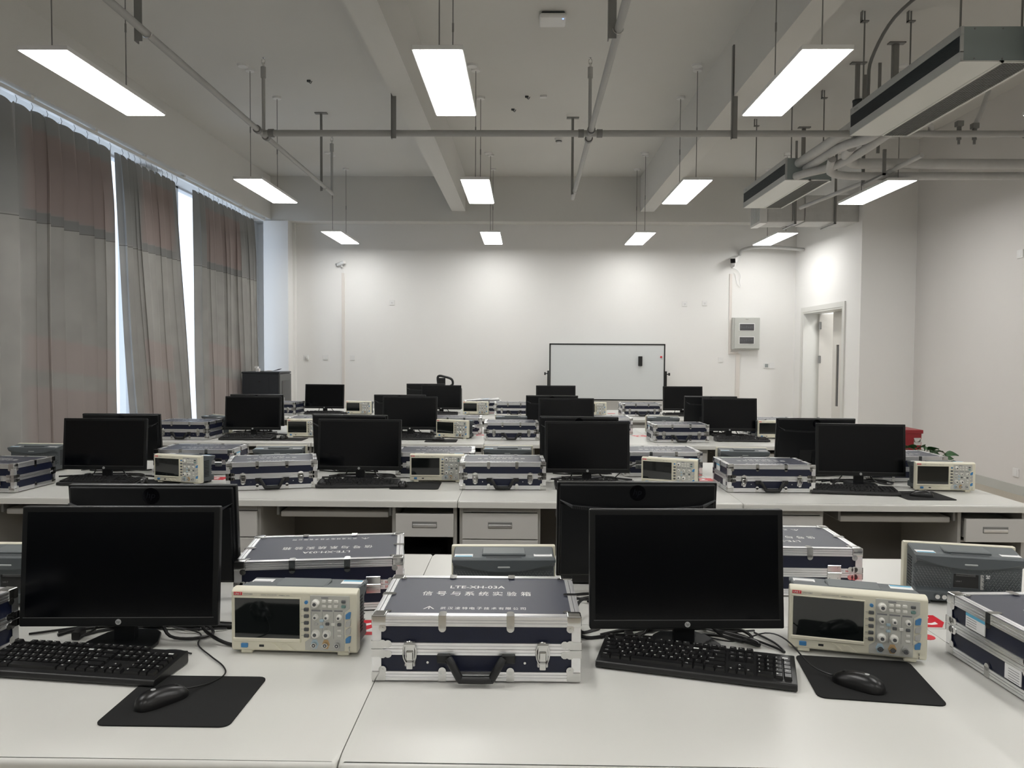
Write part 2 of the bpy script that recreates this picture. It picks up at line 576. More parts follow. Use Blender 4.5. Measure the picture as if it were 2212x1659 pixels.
lf.box(XR + 0.21, XR + 0.25, 11.855, 11.955, 0.01, 0.70)
lf.box(XR + 0.21, XR + 0.25, 11.855, 11.955, 1.64, DZ - 0.045)
lo = lf.build('closed_leaf', M_DOOR, d, smooth=False)
MB().box(XR + 0.225, XR + 0.231, 11.855, 11.955, 0.70, 1.64).build('slit_window', M_SMOKE, lo, smooth=False)
og = MB().box(0, 0.64, -0.0225, 0.0225, 0.01, DZ - 0.045)
ol = og.build('open_leaf', M_DOOR, d, loc=(XR + 0.24, DY1 - 0.065, 0), rz=R(-22), smooth=False)
for z in (0.35, 1.35, 1.9):
    MB().cyl((0.0, -0.03, z), (0.0, -0.03, z + 0.12), 0.012, n=8).box(-0.012, 0.03, -0.034, -0.024, z, z + 0.12).build('hinge', M_STEEL, ol)

# ================================================================== CURTAINS
def curtain(name, label, top, bot, zt, zb, pitch, mt, amp=0.055, seed=1, xoff=0.0):
    rnd = random.Random(seed)
    n = int((top[1] - top[0]) / pitch)
    sub, rows = 14, 26
    ph, am = [], []
    for i in range(n + 2):
        ph.append(rnd.uniform(-0.12, 0.12))
        am.append(rnd.uniform(0.7, 1.25))
    vv, ff = [], []
    wd = [rnd.uniform(0.65, 1.4) for _ in range(n)]
    ed = [sum(wd[:k_]) / sum(wd) for k_ in range(n + 1)] + [1.0]
    cols = n * sub
    for r in range(rows + 1):
        t = r / rows
        z = zt + (zb - zt) * t
        y0 = top[0] + (bot[0] - top[0]) * t ** 1.3
        y1 = top[1] + (bot[1] - top[1]) * t ** 1.3
        for c in range(cols + 1):
            u = c / sub
            i = int(u)
            w = u - i
            a = am[i] * (1 - w) + am[i + 1] * w
            env = 0.55 + 0.45 * min(1, t * 6)
            uu = u + (ph[i] * (1 - w) + ph[i + 1] * w) * t
            s = 2 * abs(math.sin(math.pi * uu)) ** 0.85 - 0.55            # full round folds with tight creases
            lean = 0.35 * pitch * env * math.sin(2 * math.pi * uu) * 0.5
            x = -4.335 + xoff + 0.5 * amp * a * env * s + 0.008 * math.sin(7 * t + u)
            y = y0 + (y1 - y0) * (ed[min(i, n)] * (1 - w) + ed[min(i + 1, n)] * w) + lean
            vv.append((x, y, z - (0.040 * abs(math.sin(math.pi * u)) ** 3 if r == 0 else 0)))
    for r in range(rows):
        for c in range(cols):
            p = r * (cols + 1) + c
            ff.append((p, p + 1, p + cols + 2, p + cols + 1))
    mb = MB()
    mb.add(vv, ff)
    root = mb.build(name, mt)
    tag(root, label, 'curtain')
    hk = MB()
    for i in range(n):
        y = top[0] + (top[1] - top[0]) * (i + 0.5) / n
        hk.tube([(-4.30 + xoff, y, zt - 0.04), (-4.29 + xoff, y + 0.006, zt + 0.01), (-4.30 + xoff, y, 3.625)], 0.0025, 5, smooth=0)
    hk.build('curtain_hooks', M_STEEL, root)['kind'] = 'stuff'
    return root
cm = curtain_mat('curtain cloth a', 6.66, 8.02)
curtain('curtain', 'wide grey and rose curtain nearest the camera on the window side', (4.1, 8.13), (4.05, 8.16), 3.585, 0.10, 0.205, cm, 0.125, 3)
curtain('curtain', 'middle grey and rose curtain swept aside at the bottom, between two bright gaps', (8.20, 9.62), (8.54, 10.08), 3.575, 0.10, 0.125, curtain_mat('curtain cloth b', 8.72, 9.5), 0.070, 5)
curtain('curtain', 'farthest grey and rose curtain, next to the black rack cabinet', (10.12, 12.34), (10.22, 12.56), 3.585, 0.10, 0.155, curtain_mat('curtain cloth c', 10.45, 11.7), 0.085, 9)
curtain('curtain', 'unseen grey curtain beside the camera, added to keep window light out', (-2.8, 4.05), (-2.8, 4.05), 3.56, 0.10, 0.205, curtain_mat('curtain cloth d', 1.0, 2.3), 0.06, 4)  # unseen, added so the windows beside the camera don't flood the room
rail = empty('curtain_rail', (0, 0, 0))
tag(rail, 'white curtain rail fixed under the beam above the window curtains', 'curtain rail')
MB().box(-4.325, -4.28, -2.8, 12.75, 3.625, 3.66).build('track', M_WHT, rail, smooth=False)
for i in range(16):
    MB().box(-4.34, -4.265, -2.3 + i * 1.0, -2.26 + i * 1.0, 3.655, 3.68).build('bracket', M_WHT, rail, smooth=False)

# ================================================================== PENDANT LAMPS
LW, LL = 0.30, 1.26
def make_lamp():
    t = empty('pendant_lamp')
    MB().box(-LW / 2, LW / 2, 0, LL, 0.004, 0.03).build('frame', M_WHT, t, smooth=False)
    MB().box(-LW / 2 + 0.009, LW / 2 - 0.009, 0.009, LL - 0.009, 0.0, 0.004).build('diffuser', M_LAMP, t, smooth=False)
    for y in (0.10, 0.97):
        MB().cyl((0, y, 0.03), (0, y, CEIL - 3.243 - 0.02), 0.004, n=6).cyl((0, y, 0.5), (0, y, 0.56), 0.007, n=8).build('suspension_rod', M_STEEL, t)
        MB().cyl((0, y, CEIL - 3.243 - 0.022), (0, y, CEIL - 3.243), 0.045, 0.05, n=16).build('ceiling_rose', M_WHT, t)
    MB().cyl((-0.03, -0.02, CEIL - 3.243 - 0.02), (-0.03, -0.02, CEIL - 3.243), 0.05, 0.06, n=16).build('canopy', M_WHT, t)
    return t
lamp0 = make_lamp()
index_children()
LX = [-2.855, -0.524, 1.743, 3.800]
colw = ['nearest the curtains', 'left of centre', 'right of centre', 'over the door side']
roww = {4.592: 'largest lit pendant panel row, the one', 7.971: 'lit pendant panel of the middle row,', 11.39: 'small lit pendant panel of the farthest row,',
        1.213: 'pendant panel above the camera, unseen,', -2.166: 'pendant panel behind the camera, unseen,'}
first = True
for yy in (4.592, 7.971, 11.39, 1.213, -2.166):
    for i, x in enumerate(LX):
        o = lamp0 if first else copy_tree(lamp0)
        first = False
        place(o, x, yy, 3.243, 0)
        tag(o, roww[yy] + ' ' + colw[i], 'ceiling lamp', 'suspended flat panel lamps')

# ================================================================== PIPES AND CEILING SERVICES
def pipe_thing(name, label, pts, r, m, cat='pipe', n=14, smooth=0, extras=None):
    t = empty(name)
    tag(t, label, cat)
    MB().tube(pts, r, n, smooth=smooth).build('pipe_run', m, t)
    if extras:
        extras(t)
    return t
def collar(t, p, ax, r, w=0.05, m=None):
    p = Vector(p)
    a = {'x': Vector((w / 2, 0, 0)), 'y': Vector((0, w / 2, 0)), 'z': Vector((0, 0, w / 2))}[ax]
    MB().cyl(p - a, p + a, r, n=14).build('coupling', m or M_STEEL, t)
PZ, PY = 3.50, 7.22
pipe_thing('sprinkler_pipe', 'grey horizontal pipe crossing the whole room under the ceiling beams', [(-2.447, PY, PZ), (5.28, PY, PZ)], 0.030, M_PIPE,
           extras=lambda t: [collar(t, (x, PY, PZ), 'x', 0.038) for x in (-2.36, 0.50, 0.67, 3.0, 4.55)])
def sprink(t, x, y):
    MB().cyl((x, y, PZ), (x, y, 4.12), 0.016, n=10).cyl((x, y, 4.02), (x, y, 4.12), 0.024, n=10).build('riser', M_PIPE, t)
    MB().cyl((x, y, 4.12), (x, y, 4.16), 0.011, n=8).tube([(x - 0.012, y, 4.15), (x - 0.015, y, 4.18), (x, y, 4.205)], 0.004, 5).tube([(x + 0.012, y, 4.15), (x + 0.015, y, 4.18), (x, y, 4.205)], 0.004, 5).cyl((x, y, 4.203), (x, y, 4.207), 0.016, n=10).build('sprinkler_head', M_CHR, t)
def leftx(t):
    for y in (7.10, 7.34):
        collar(t, (-2.447, y, PZ), 'y', 0.036)
    sprink(t, -2.447, PY + 0.05)
    sprink(t, -2.466, 9.90)
pipe_thing('sprinkler_pipe', 'grey pipe running away from the camera along the curtain side of the ceiling', [(-2.415, 4.35, PZ), (-2.447, 7.21, PZ), (-2.466, 9.93, PZ)], 0.024, M_PIPE, extras=leftx)
def midx(t):
    for y in (7.12, 7.40):
        collar(t, (0.585, y, PZ), 'y', 0.038)
    sprink(t, 0.585, PY + 0.06)
pipe_thing('sprinkler_pipe', 'grey pipe running away from the camera beside the white ceiling access point', [(0.565, 4.3, PZ), (0.585, 7.3, PZ), (0.608, 10.2, PZ)], 0.026, M_PIPE, extras=midx)
def hanger(label, x, y, ztop, zbot, w=0.035, th=0.006, plate=False, ring=None, ax='x'):
    t = empty('pipe_hanger')
    tag(t, label, 'pipe hanger')
    b = MB()
    if ax == 'x':
        b.box(x - w / 2, x + w / 2, y - th / 2, y + th / 2, zbot, ztop).box(x - w / 2, x - w / 2 + th, y, y + w, zbot, ztop)
    else:
        b.box(x - th / 2, x + th / 2, y - w / 2, y + w / 2, zbot, ztop).box(x, x + w, y - w / 2, y - w / 2 + th, zbot, ztop)
    b.build('hanger_bar', M_STEEL, t, smooth=False)
    if plate:
        MB().box(x - 0.075, x + 0.075, y - 0.03, y + 0.03, ztop - 0.012, ztop).build('ceiling_plate', M_STEEL, t, smooth=False)
    if ring:
        rx, rz_, rr, rax = ring
        pts = []
        for i in range(13):
            a = math.pi * (1.0 + i / 12 * 1.0)
            if rax == 'x':
                pts.append((rx + rr * math.cos(a), y, rz_ + rr * math.sin(a)))
            else:
                pts.append((x, rx + rr * math.cos(a), rz_ + rr * math.sin(a)))
        MB().tube(pts, 0.004, 6, smooth=0).build('pipe_clip', M_CHR, t)
    return t
hanger('steel flat bar holding the near end of the curtain-side pipe', -2.475, 4.98, CEIL, 3.45, 0.05, ring=(-2.42, PZ, 0.03, 'x'))
hanger('steel flat bar holding the near end of the middle pipe', 0.53, 4.92, CEIL, 3.44, 0.05, ring=(0.565, PZ, 0.032, 'x'))
hanger('dark steel T hanger near the far end of the curtain-side pipe', -2.50, 9.52, CEIL, 3.45, 0.03, plate=True, ring=(-2.465, PZ, 0.03, 'x'))
hanger('dark steel T hanger near the far end of the middle pipe', 0.57, 9.70, CEIL, 3.45, 0.03, plate=True, ring=(0.605, PZ, 0.03, 'x'))
hanger('steel strap hanging the cross pipe from the left ceiling beam', -1.238, PY - 0.035, 3.90, 3.44, 0.045, ax='y')
hanger('steel strap hanging the cross pipe from the right ceiling beam', 1.868, PY - 0.035, 4.28, 3.44, 0.045, ax='y')
hanger('dark T hanger over the cross pipe beside the large ceiling fan coil', 3.30, 7.9, CEIL, 3.60, 0.035, plate=True)
hanger('pale T hanger above the middle of the large ceiling fan coil', 3.44, 7.40, CEIL, 3.55, 0.05, plate=True)
hanger('narrow dark T hanger above the small far fan coil', 3.55, 10.1, CEIL, 3.68, 0.04, plate=True)

def fan_coil(label, x0, x1, y0, y1, z0, z1, rods):
    t = empty('fan_coil_unit', (x0, y0, z0))
    tag(t, label, 'air conditioner')
    W, L, H = x1 - x0, y1 - y0, z1 - z0
    MB().rbox(0.004, W, 0.004, L, 0.006, H, 0.003).build('casing', M_FANC, t)
    b = MB().box(0, 0.02, 0, L, 0, 0.065).box(0, 0.02, 0, L, H - 0.055, H)
    b.box(0, 0.02, 0, 0.012, 0.06, H - 0.05).box(0, 0.02, L - 0.012, L, 0.06, H - 0.05)
    b.build('outlet_frame', M_FANS, t, smooth=False)
    MB().box(0.010, 0.016, 0.012, L - 0.012, 0.065, H - 0.055).build('outlet_recess', M_VENT, t, smooth=False)
    b = MB()
    n = 14
    for i in range(n):
        z = 0.07 + (H - 0.13) * i / (n - 1)
        b.box(0.000, 0.014, 0.012, L - 0.012, z - 0.002, z + 0.0025)
    g = b.build('louvre_slats', M_GRIL, t, smooth=False)
    g['kind'] = 'stuff'
    MB().box(0.004, W * 0.52, 0, L, -0.002, 0.006).build('bottom_panel', M_FANW, t, smooth=False)
    MB().box(W * 0.52, W * 0.56, 0, L, -0.006, 0.006).box(W - 0.02, W, 0, L, -0.006, 0.006).box(W * 0.5, W, 0, 0.014, -0.006, 0.006).box(W * 0.5, W, L - 0.014, L, -0.006, 0.006).build('filter_frame', M_FANW, t, smooth=False)
    b = MB()
    nx, ny = 9, int(L / 0.022)
    for i in range(ny):
        y = 0.02 + (L - 0.04) * i / (ny - 1)
        b.box(W * 0.56, W - 0.02, y - 0.002, y + 0.002, -0.003, 0.0)
    for i in range(nx):
        x = W * 0.56 + (W * 0.44 - 0.02) * (i + 0.5) / nx
        b.box(x - 0.003, x + 0.003, 0.014, L - 0.014, -0.004, -0.001)
    g = b.build('filter_grille', M_GRIB, t, smooth=False)
    g['kind'] = 'stuff'
    put_text(MB(), 'Midea', -0.001, L - 0.12, H - 0.028, h=0.022, face='left').build('lettering', M_INK, t, smooth=False)
    for (rx, ry) in rods:
        MB().cyl((rx, ry, H - 0.01), (rx, ry, CEIL - z0), 0.007, n=8).build('threaded_rod', M_STEEL, t)
        MB().box(rx - 0.03, rx + 0.03, ry - 0.02, ry + 0.02, CEIL - z0 - 0.09, CEIL - z0 - 0.08).box(rx - 0.03, rx - 0.024, ry - 0.02, ry + 0.02, CEIL - z0 - 0.09, CEIL - z0).build('rod_bracket', M_STEEL, t, smooth=False)
    for (sx_, sy2) in ((0.09, 0.012), (0.27, 0.012)):
        MB().cyl((sx_, 0.006, H - 0.015), (sx_, 0.001, H - 0.015), 0.005, n=8).cyl((sx_, 0.006, 0.02), (sx_, 0.001, 0.02), 0.005, n=8).build('screw', M_STEEL, t)
    return t
fan_coil('large ceiling fan coil unit with dark louvre and pale underside, nearest the camera', 2.800, 3.302, 5.141, 6.85, 3.38, 3.605, [(0.06, 0.12), (0.06, 1.60), (0.45, 0.1), (0.45, 1.6)])
fan_coil('small far ceiling fan coil unit hung above the distribution box', 2.815, 3.315, 8.563, 10.19, 3.38, 3.617, [(0.03, 1.2), (0.12, 0.18), (0.46, 0.15)])
# insulated pipes around the fan coils
t = empty('insulated_pipes')
tag(t, 'bundle of thick grey insulated pipes joining the two fan coil units', 'pipe')
MB().tube([(2.96, 8.56, 3.56), (2.96, 7.5, 3.55), (2.97, 7.05, 3.57), (2.98, 6.85, 3.62)], 0.05, 12).build('insulated_pipe', M_INSU, t)
MB().tube([(3.02, 8.50, 3.49), (3.03, 7.7, 3.49), (3.04, 7.1, 3.42), (3.05, 6.86, 3.42)], 0.045, 12).build('insulated_pipe', M_INSU, t)
MB().tube([(2.93, 8.565, 3.42), (2.99, 8.35, 3.41), (3.12, 8.05, 3.40), (3.2, 7.6, 3.42), (3.22, 6.9, 3.46)], 0.042, 12).build('insulated_pipe', M_INSU, t)
MB().tube([(3.10, 7.55, 3.47), (3.16, 7.8, 3.45), (3.30, 7.98, 3.42), (3.55, 8.0, 3.42), (5.28, 8.0, 3.415)], 0.052, 12).build('insulated_pipe', M_INSU, t)
MB().tube([(3.06, 7.9, 3.44), (3.12, 8.1, 3.36), (3.30, 8.16, 3.335), (3.6, 8.16, 3.33), (5.28, 8.14, 3.33)], 0.040, 12).build('insulated_pipe', M_INSU, t)
b = MB().box(3.50, 3.53, 7.75, 8.25, 3.25, 3.27).box(3.50, 3.53, 7.75, 7.77, 3.25, 3.50).box(3.50, 3.53, 8.23, 8.25, 3.25, CEIL).box(3.50, 3.53, 7.9, 7.91, 3.5, CEIL)
b.build('trapeze_bracket', M_STEEL, t, smooth=False)
pipe_thing('drain_pipe', 'thin grey sloping drain pipe behind the small fan coil', [(3.45, 9.9, 3.33), (3.72, 8.2, 3.36), (3.75, 7.5, 3.38)], 0.024, M_INSU)
pipe_thing('conduit', 'dark flexible conduit curving along the ceiling down to the large fan coil', [(3.35, 5.9, 4.37), (3.15, 6.1, 4.34), (2.98, 6.45, 4.22), (2.93, 6.75, 4.0), (2.93, 6.80, 3.8), (2.93, 6.80, 3.60)], 0.014, M_STEEL, 'conduit', smooth=5)
t = empty('junction_box', (2.90, 6.86, 3.63))
tag(t, 'small dark round junction box beside the large fan coil end', 'junction box')
MB().cyl((0, 0.06, -0.02), (0, 0.06, 0.06), 0.05, n=14).build('box_body', M_HOUD, t)
MB().cyl((0, 0.06, 0.06), (0, 0.06, 0.075), 0.053, n=14).build('box_lid', M_HOUD, t)
t = empty('valve_assembly', (3.95, PY + 0.02, PZ))
tag(t, 'cluster of small valves and clamps on the cross pipe behind the large fan coil', 'valve')
for i, (x, z) in enumerate(((0.0, 0.10), (0.14, 0.08))):
    MB().cyl((x, 0, -0.05), (x, 0, z), 0.02, n=10).cyl((x, 0, -0.09), (x, 0, -0.05), 0.012, n=8).rbox(x - 0.03, x + 0.03, -0.03, 0.03, z - 0.03, z + 0.02, 0.006).build('valve_body', M_STEEL, t)
MB().tube([(0.14, 0, 0.08), (0.20, 0.0, 0.22), (0.26, 0.0, 0.40)], 0.02, 10).build('branch_pipe', M_INSU, t)
MB().tube([(-0.25, 0, 0.0), (-0.3, -0.05, 0.08), (-0.5, -0.1, 0.06)], 0.025, 10).build('branch_pipe', M_INSU, t)
# fresh air duct
t = empty('air_duct', (3.20, 10.75, 3.28))
tag(t, 'grey wrapped air duct with a slatted end grille entering the door wall', 'air duct')
MB().rbox(0.0, 0.10, 0.0, 0.45, 0.0, 0.38, 0.004).build('grille_box', M_WHT, t)
b = MB()
for i in range(7):
    b.box(-0.006, 0.002, 0.03 + i * 0.06, 0.045 + i * 0.06, 0.03, 0.35)
g = b.build('grille_slats', M_FANS, t, smooth=False)
g['kind'] = 'stuff'
MB().rbox(0.10, 0.45, 0.0, 0.45, 0.01, 0.37, 0.03).rbox(0.45, 0.62, 0.02, 0.43, 0.03, 0.36, 0.02).build('flexible_connector', M_INSU, t)
MB().rbox(0.62, 1.345, 0.0, 0.45, 0.02, 0.38, 0.01).build('duct_body', M_INSU, t)
for x in (0.46, 1.0):
    MB().box(x, x + 0.03, -0.02, 0.47, -0.012, 0.0).box(x, x + 0.03, -0.02, -0.01, -0.012, CEIL - 3.28).build('duct_hanger', M_STEEL, t, smooth=False)
t = empty('air_duct', (3.235, 4.20, 3.36))
tag(t, 'slate sheet metal duct collar at the top right edge above the camera side', 'air duct')
MB().rbox(0.0, 0.38, 0.0, 0.9, 0.02, 0.26, 0.005).build('duct_body', M_FANC, t)
MB().box(-0.03, 0.41, 0.86, 0.90, -0.01, 0.02).box(-0.03, 0.0, 0.86, 0.90, -0.01, 0.29).box(0.38, 0.41, 0.86, 0.90, -0.01, 0.29).box(-0.03, 0.41, 0.86, 0.90, 0.26, 0.29).build('flange', M_FANS, t, smooth=False)
MB().cyl((0.02, 0.5, 0.26), (0.02, 0.5, CEIL - 3.36), 0.006, n=8).build('threaded_rod', M_STEEL, t)
pipe_thing('drain_pipe', 'thin pale pipe bent into the far wall above the security camera', [(3.60, 13.19, 3.17), (3.61, 13.06, 3.22), (3.78, 12.92, 3.25), (4.1, 12.85, 3.24), (4.54, 12.82, 3.20)], 0.028, M_INSU, smooth=5)

# small ceiling fittings
t = empty('access_point', (0.22, 6.81, CEIL))
tag(t, 'square white wireless access point with a blue light on the ceiling', 'access point')
MB().rbox(-0.10, 0.10, -0.09, 0.09, -0.025, 0, 0.01).build('mount', M_HOUD, t)
MB().rbox(-0.115, 0.115, -0.11, 0.11, -0.06, -0.02, 0.018, 3).build('cover', M_WHT, t)
MB().cyl((0.085, -0.075, -0.063), (0.085, -0.075, -0.058), 0.006, n=10).build('status_light', M_LED, t)
t = MB().rbox(0.15, 0.225, 8.87, 8.93, CEIL - 0.02, CEIL, 0.004).build('ceiling_plate', M_WHT)
tag(t, 'small white blank plate on the ceiling between the pipes', 'ceiling plate')
for lab, (x, y) in (('tiny dark hook on the ceiling nearest the curtains', (-2.335, 8.39)), ('tiny dark hook on the ceiling just left of the white plate', (0.0, 8.90)), ('tiny dark hook on the ceiling below left of the white plate', (-0.164, 9.36))):
    t = MB().rbox(x - 0.02, x + 0.02, y - 0.012, y + 0.012, CEIL - 0.02, CEIL, 0.003).tube([(x, y, CEIL - 0.02), (x + 0.02, y, CEIL - 0.035), (x + 0.035, y, CEIL - 0.01)], 0.004, 6).build('ceiling_hook', M_HOUD)
    tag(t, lab, 'hook')
t = empty('smoke_detector', (0.437, 10.63, CEIL))
tag(t, 'small white smoke detector on the ceiling behind the cross pipe', 'smoke detector')
MB().cyl((0, 0, -0.02), (0, 0, 0), 0.055, 0.06, n=18).build('base', M_WHT, t)
MB().cyl((0, 0, -0.06), (0, 0, -0.02), 0.03, 0.045, n=18).build('sensor_head', M_WHT, t)
MB().cyl((0, 0, -0.045), (0, 0, -0.035), 0.042, n=18).build('sensor_slot', M_HOUD, t)

# ================================================================== FAR WALL FITTINGS
def wall_plate(x, z, label, kind='blank', cat='wall socket', extra=None):
    t = empty('wall_plate', (x, ROOM_END, z))
    tag(t, label, cat)
    MB().rbox(-0.043, 0.043, -0.010, 0, -0.043, 0.043, 0.003).build('plate', M_WHT, t)
    if kind == 'socket':
        MB().rbox(-0.028, 0.028, -0.012, -0.008, -0.028, 0.028, 0.002).build('insert', M_PAPER, t)
        MB().box(-0.012, -0.008, -0.0135, -0.0115, -0.005, 0.008).box(0.008, 0.012, -0.0135, -0.0115, -0.005, 0.008).box(-0.002, 0.002, -0.0135, -0.0115, -0.02, -0.012).build('slots', M_BTND, t, smooth=False)
    return t
t = wall_plate(-3.743, 1.388, 'white wall socket with a small white plug adapter, nearest the rack cabinet', 'socket')
MB().rbox(0.0, 0.045, -0.045, -0.01, -0.015, 0.03, 0.006).rbox(0.02, 0.05, -0.04, -0.01, -0.04, 0.0, 0.006).build('plug_adapter', M_WHT, t)
wall_plate(-3.41, 1.392, 'white blank wall plate just left of the cable trunking')
wall_plate(-2.945, 1.39, 'white blank wall plate just right of the cable trunking')
wall_plate(-2.267, 2.33, 'white socket high on the far wall, curtain side', 'socket')
wall_plate(2.69, 2.33, 'left one of two high white sockets above the whiteboard corner', 'socket')
wall_plate(3.025, 2.346, 'right one of two high white sockets beside the security camera trunking', 'socket')
wall_plate(3.312, 1.392, 'white blank plate between the whiteboard and the distribution box', 'blank')
t = empty('thermostat', (4.125, ROOM_END, 1.297))
tag(t, 'white wall thermostat with a small grey display beside the door', 'thermostat')
MB().rbox(-0.09, 0.0, -0.015, 0, -0.045, 0.045, 0.003).build('display_unit', M_WHT, t)
MB().box(-0.072, -0.018, -0.0165, -0.014, -0.028, 0.03).build('display', mat('lcd grey', (0.30, 0.33, 0.33), 0.3), t, smooth=False)
MB().rbox(0.002, 0.09, -0.012, 0, -0.045, 0.045, 0.003).build('switch_plate', M_PAPER, t)
for (y, z, lab) in ((8.42, 2.57, 'white box high on the right-hand wall at the picture edge'), (8.38, 0.23, 'white socket low on the right-hand wall beside the desk end')):
    t = empty('wall_plate', (XA_, y, z))
    tag(t, lab, 'wall socket')
    MB().rbox(-0.012, 0, -0.05, 0.05, -0.045, 0.045, 0.003).build('plate', M_WHT, t)
    MB().rbox(-0.014, -0.01, -0.02, 0.02, -0.03, 0.03, 0.001).build('insert', M_PAPER, t)
def trunk(label, segs):
    b = MB()
    for (x0, x1, z0, z1) in segs:
        b.rbox(x0, x1, ROOM_END - 0.018, ROOM_END, z0, z1, 0.002, 1)
    t = b.build('cable_trunking', mat('trunking', (0.74, 0.70, 0.66), 0.45))
    tag(t, label, 'cable trunking')
trunk('narrow vertical trunking below the curtain-side security camera', [(-3.125, -3.075, 0.0, 2.83)])
trunk('narrow vertical trunking from the door-side security camera down past the distribution box', [(3.435, 3.480, 1.53, 2.84), (3.435, 3.60, 1.49, 1.53), (3.56, 3.63, 0.0, 1.50)])
# distribution box
t = empty('distribution_box', (3.705, ROOM_END, 1.835))
tag(t, 'grey electrical distribution box with two smoked windows on the far wall', 'electrical box')
MB().rbox(-0.225, 0.225, -0.10, 0, -0.27, 0.27, 0.008).build('box_body', M_DBOX, t)
dr = MB().rbox(-0.20, 0.222, -0.115, -0.10, -0.25, 0.262, 0.004).build('box_door', M_DBOX, t)
for zc in (0.105, -0.115):
    MB().rbox(-0.125, 0.135, -0.120, -0.112, zc - 0.066, zc + 0.066, 0.003).build('window_surround', M_WHT, dr)
    MB().box(-0.113, 0.123, -0.123, -0.119, zc - 0.054, zc + 0.054).build('window', M_SMOKE, dr, smooth=False)
    b = MB()
    for i in range(7):
        b.box(-0.10 + i * 0.03, -0.082 + i * 0.03, -0.1245, -0.1225, zc - 0.02, zc + (0.012 if i % 3 else 0.022))
    g = b.build('breaker_row', M_BTND, dr, smooth=False)
    g['kind'] = 'stuff'
MB().rbox(-0.02, 0.03, -0.121, -0.113, 0.235, 0.243, 0.002).build('latch', M_CHR, dr)
# security cameras
def sec_cam(label, x, z, yaw, dark_front, loop):
    t = empty('security_camera', (x, ROOM_END, z))
    tag(t, label, 'security camera')
    MB().cyl((0, 0, 0), (0, -0.02, 0), 0.05, n=16).build('wall_base', M_WHT, t)
    MB().cyl((0, -0.02, 0), (0, -0.10, -0.01), 0.014, n=8).cyl((0, -0.10, -0.02), (0, -0.10, 0.05), 0.016, n=8).build('arm', M_WHT, t)
    T = Matrix.Translation((0, -0.11, 0.09)) @ Matrix.Rotation(R(yaw), 4, 'Z') @ Matrix.Rotation(R(14), 4, 'X')
    MB().rbox(-0.045, 0.045, -0.17, 0.12, -0.04, 0.042, 0.014, 3, T=T).rbox(-0.05, 0.05, -0.20, 0.10, 0.042, 0.05, 0.003, T=T).build('housing', M_WHT, t)
    if dark_front:
        MB().rbox(-0.040, 0.040, -0.178, -0.165, -0.036, 0.036, 0.004, T=T).build('lens_window', M_GLOSS, t)
    MB().tube(loop, 0.004, 6, smooth=5).build('cable', M_PAPER, t)
    return t
sec_cam('white security camera on the far wall, door side, facing the room', 3.50, 2.98, -28, True, [(0.0, -0.03, -0.05), (0.05, -0.03, -0.07), (0.11, -0.03, -0.16), (0.10, -0.03, -0.28), (0.12, -0.03, -0.36), (0.06, -0.02, -0.30), (0.03, -0.02, -0.16), (0.0, -0.02, -0.12)])
small_cam = sec_cam('small white security camera on the far wall, curtain side', -3.11, 2.93, -120, True, [(0.0, -0.03, -0.06), (0.04, -0.03, -0.12), (0.06, -0.03, -0.22), (0.04, -0.03, -0.32), (0.02, -0.02, -0.34)])

small_cam.scale = (0.6, 0.6, 0.6)

# ================================================================== WHITEBOARD
t = empty('whiteboard', (1.355, 12.85, 0))
tag(t, 'mobile whiteboard with black frame standing in front of the far wall', 'whiteboard')
bx0, bx1, bz0, bz1 = -0.955, 0.955, 0.71, 1.65
MB().box(bx0 + 0.01, bx1 - 0.01, -0.008, 0.008, bz0 + 0.01, bz1 - 0.01).build('board', M_WBRD, t, smooth=False)
MB().box(bx0, bx1, -0.014, 0.014, bz0, bz0 + 0.022).box(bx0, bx1, -0.014, 0.014, bz1 - 0.022, bz1).box(bx0, bx0 + 0.022, -0.014, 0.014, bz0, bz1).box(bx1 - 0.022, bx1, -0.014, 0.014, bz0, bz1).build('board_frame', M_BLKP, t, bevel=0.002)
for s in (-1, 1):
    x = s * 0.972
    MB().box(x - 0.014, x + 0.014, -0.02, 0.02, 0.10, 1.20).box(x - 0.02, x + 0.02, -0.35, 0.15, 0.06, 0.10).build('upright', M_BLKP, t, bevel=0.003)
    MB().cyl((x, 0, 1.15), (x + s * 0.05, 0, 1.15), 0.008, n=8).cyl((x + s * 0.04, 0, 1.15), (x + s * 0.065, 0, 1.15), 0.024, n=10).build('clamp_knob', M_BLKP, t)
    for y in (-0.33, 0.13):
        MB().cyl((x - 0.012, y, 0.03), (x + 0.012, y, 0.03), 0.03, n=14).build('caster', M_BLKP, t)
MB().box(-0.965, 0.965, -0.01, 0.01, 0.20, 0.24).build('cross_bar', M_BLKP, t)
t = MB().rbox(1.865, 1.93, 12.80, 12.84, 1.285, 1.445, 0.006).rbox(1.868, 1.927, 12.825, 12.8415, 1.29, 1.44, 0.003).build('board_eraser', M_BLKP)
tag(t, 'black eraser stuck on the whiteboard near its right edge', 'eraser')
t = MB().cyl((2.243, 12.8405, 1.435), (2.243, 12.825, 1.435), 0.018, 0.014, n=14).build('magnet', M_RED)
tag(t, 'small round red magnet at the right edge of the whiteboard', 'magnet')

